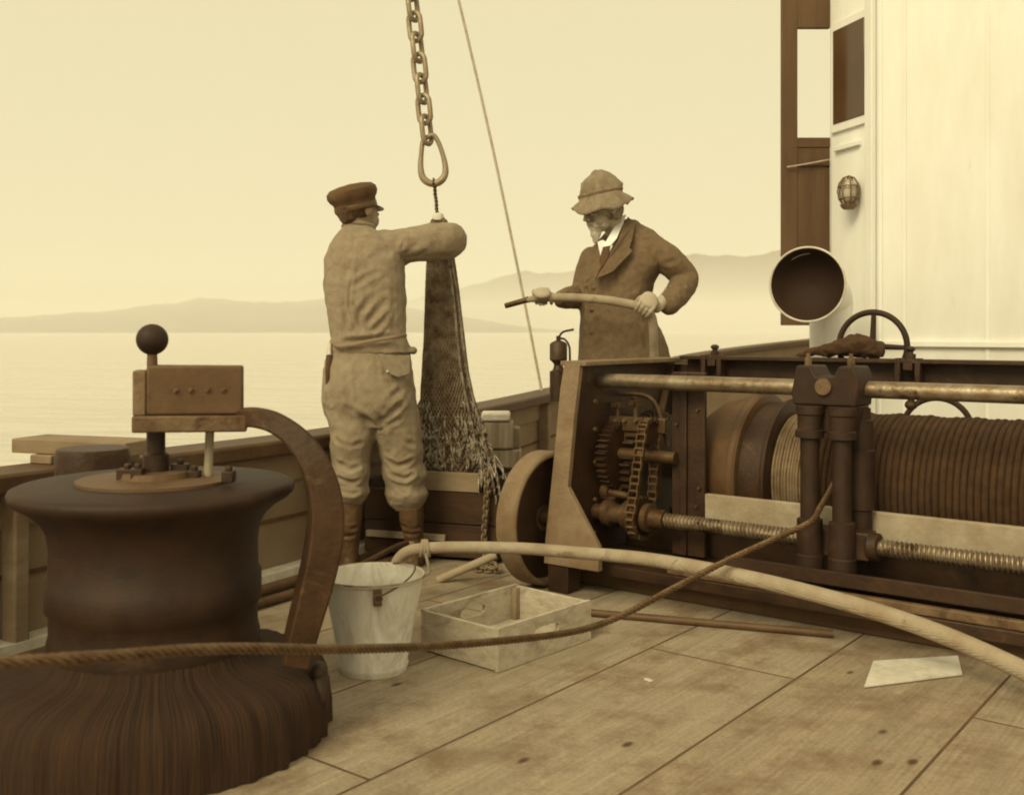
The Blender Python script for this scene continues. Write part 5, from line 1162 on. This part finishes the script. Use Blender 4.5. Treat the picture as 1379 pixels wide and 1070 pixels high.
for i in range(len(prof)):
    for kq in range(seg): vs.append(hatp(i, 2 * math.pi * kq / seg, 0))
for i in range(len(prof) - 1):
    for kq in range(seg): fs.append((i * seg + kq, i * seg + (kq + 1) % seg, (i + 1) * seg + (kq + 1) % seg, (i + 1) * seg + kq))
fs.append(tuple((len(prof) - 1) * seg + kq for kq in range(seg)))
mb = MB(); mb.add(vs, fs); ht = mb.build('hat', 'hat', m2, angle=180); so = ht.modifiers.new('felt', 'SOLIDIFY'); so.thickness = .004; so.offset = 0
mb = MB(); bp_ = [hatp(4, 2 * math.pi * kq / 48, .001) + hu * .004 for kq in range(48)]; mb.tube(bp_, .0035, 8, closed=True, ex=2.6, up=hu); mb.build('hat_band', 'coat', ht)

# the held hose with nozzle
pts, rad = spl([P(706, 404, 5.19), P(729, 401.5, 5.16), P(770, 400.5, 5.11), P(815, 404, 5.05), P(850, 410, 5.01), P(868, 415, 5.0), P(878, 428, 5.01), P(880, 450, 5.04), P(881, 480, 5.10), P(884, 520, 5.13), P(900, 600, 5.25), P(905, 690, 5.25), P(890, 740, 5.3), P(840, 748, 5.4)], 8, [.013, .019, .021, .022, .0225, .022, .022, .022, .022, .022, .022, .022, .022, .022])
hh = empty('deck_hose', (P(881, 480, 5.1).x, 5.1, 0), 'pale hose held level by the bearded man, with a short nozzle', 'hose')
mb = MB(); mb.tube(pts, rad, 18); mb.build('tube', 'hose', hh)
n0, n1 = P(680, 412, 5.20), P(712, 403, 5.185)
mb = MB(); d = (n1 - n0); mb.tube([n0, n0 + d * .03, n0 + d * .9, n1], [.0125, .0135, .015, .017], 16); mb.build('nozzle', 'dull_steel', hh)

# ------------------------------------------------------------------ haze: one box of even air
hz = MB(); hz.box((0, 2300, 62), (17000, 8600, 133.4)); 
hm_ = bpy.data.materials.new('haze_air'); hm_.use_nodes = True; t = hm_.node_tree; t.nodes.clear()
pv = N(t, 'ShaderNodeVolumePrincipled'); pv.inputs['Density'].default_value = .0005; pv.inputs['Color'].default_value = (1, .99, .97, 1); pv.inputs['Anisotropy'].default_value = 0
om = N(t, 'ShaderNodeOutputMaterial'); t.links.new(pv.outputs[0], om.inputs['Volume'])
M['haze'] = hm_
hzo = hz.build('haze', 'haze', smooth=False); tag(hzo, kind='stuff')
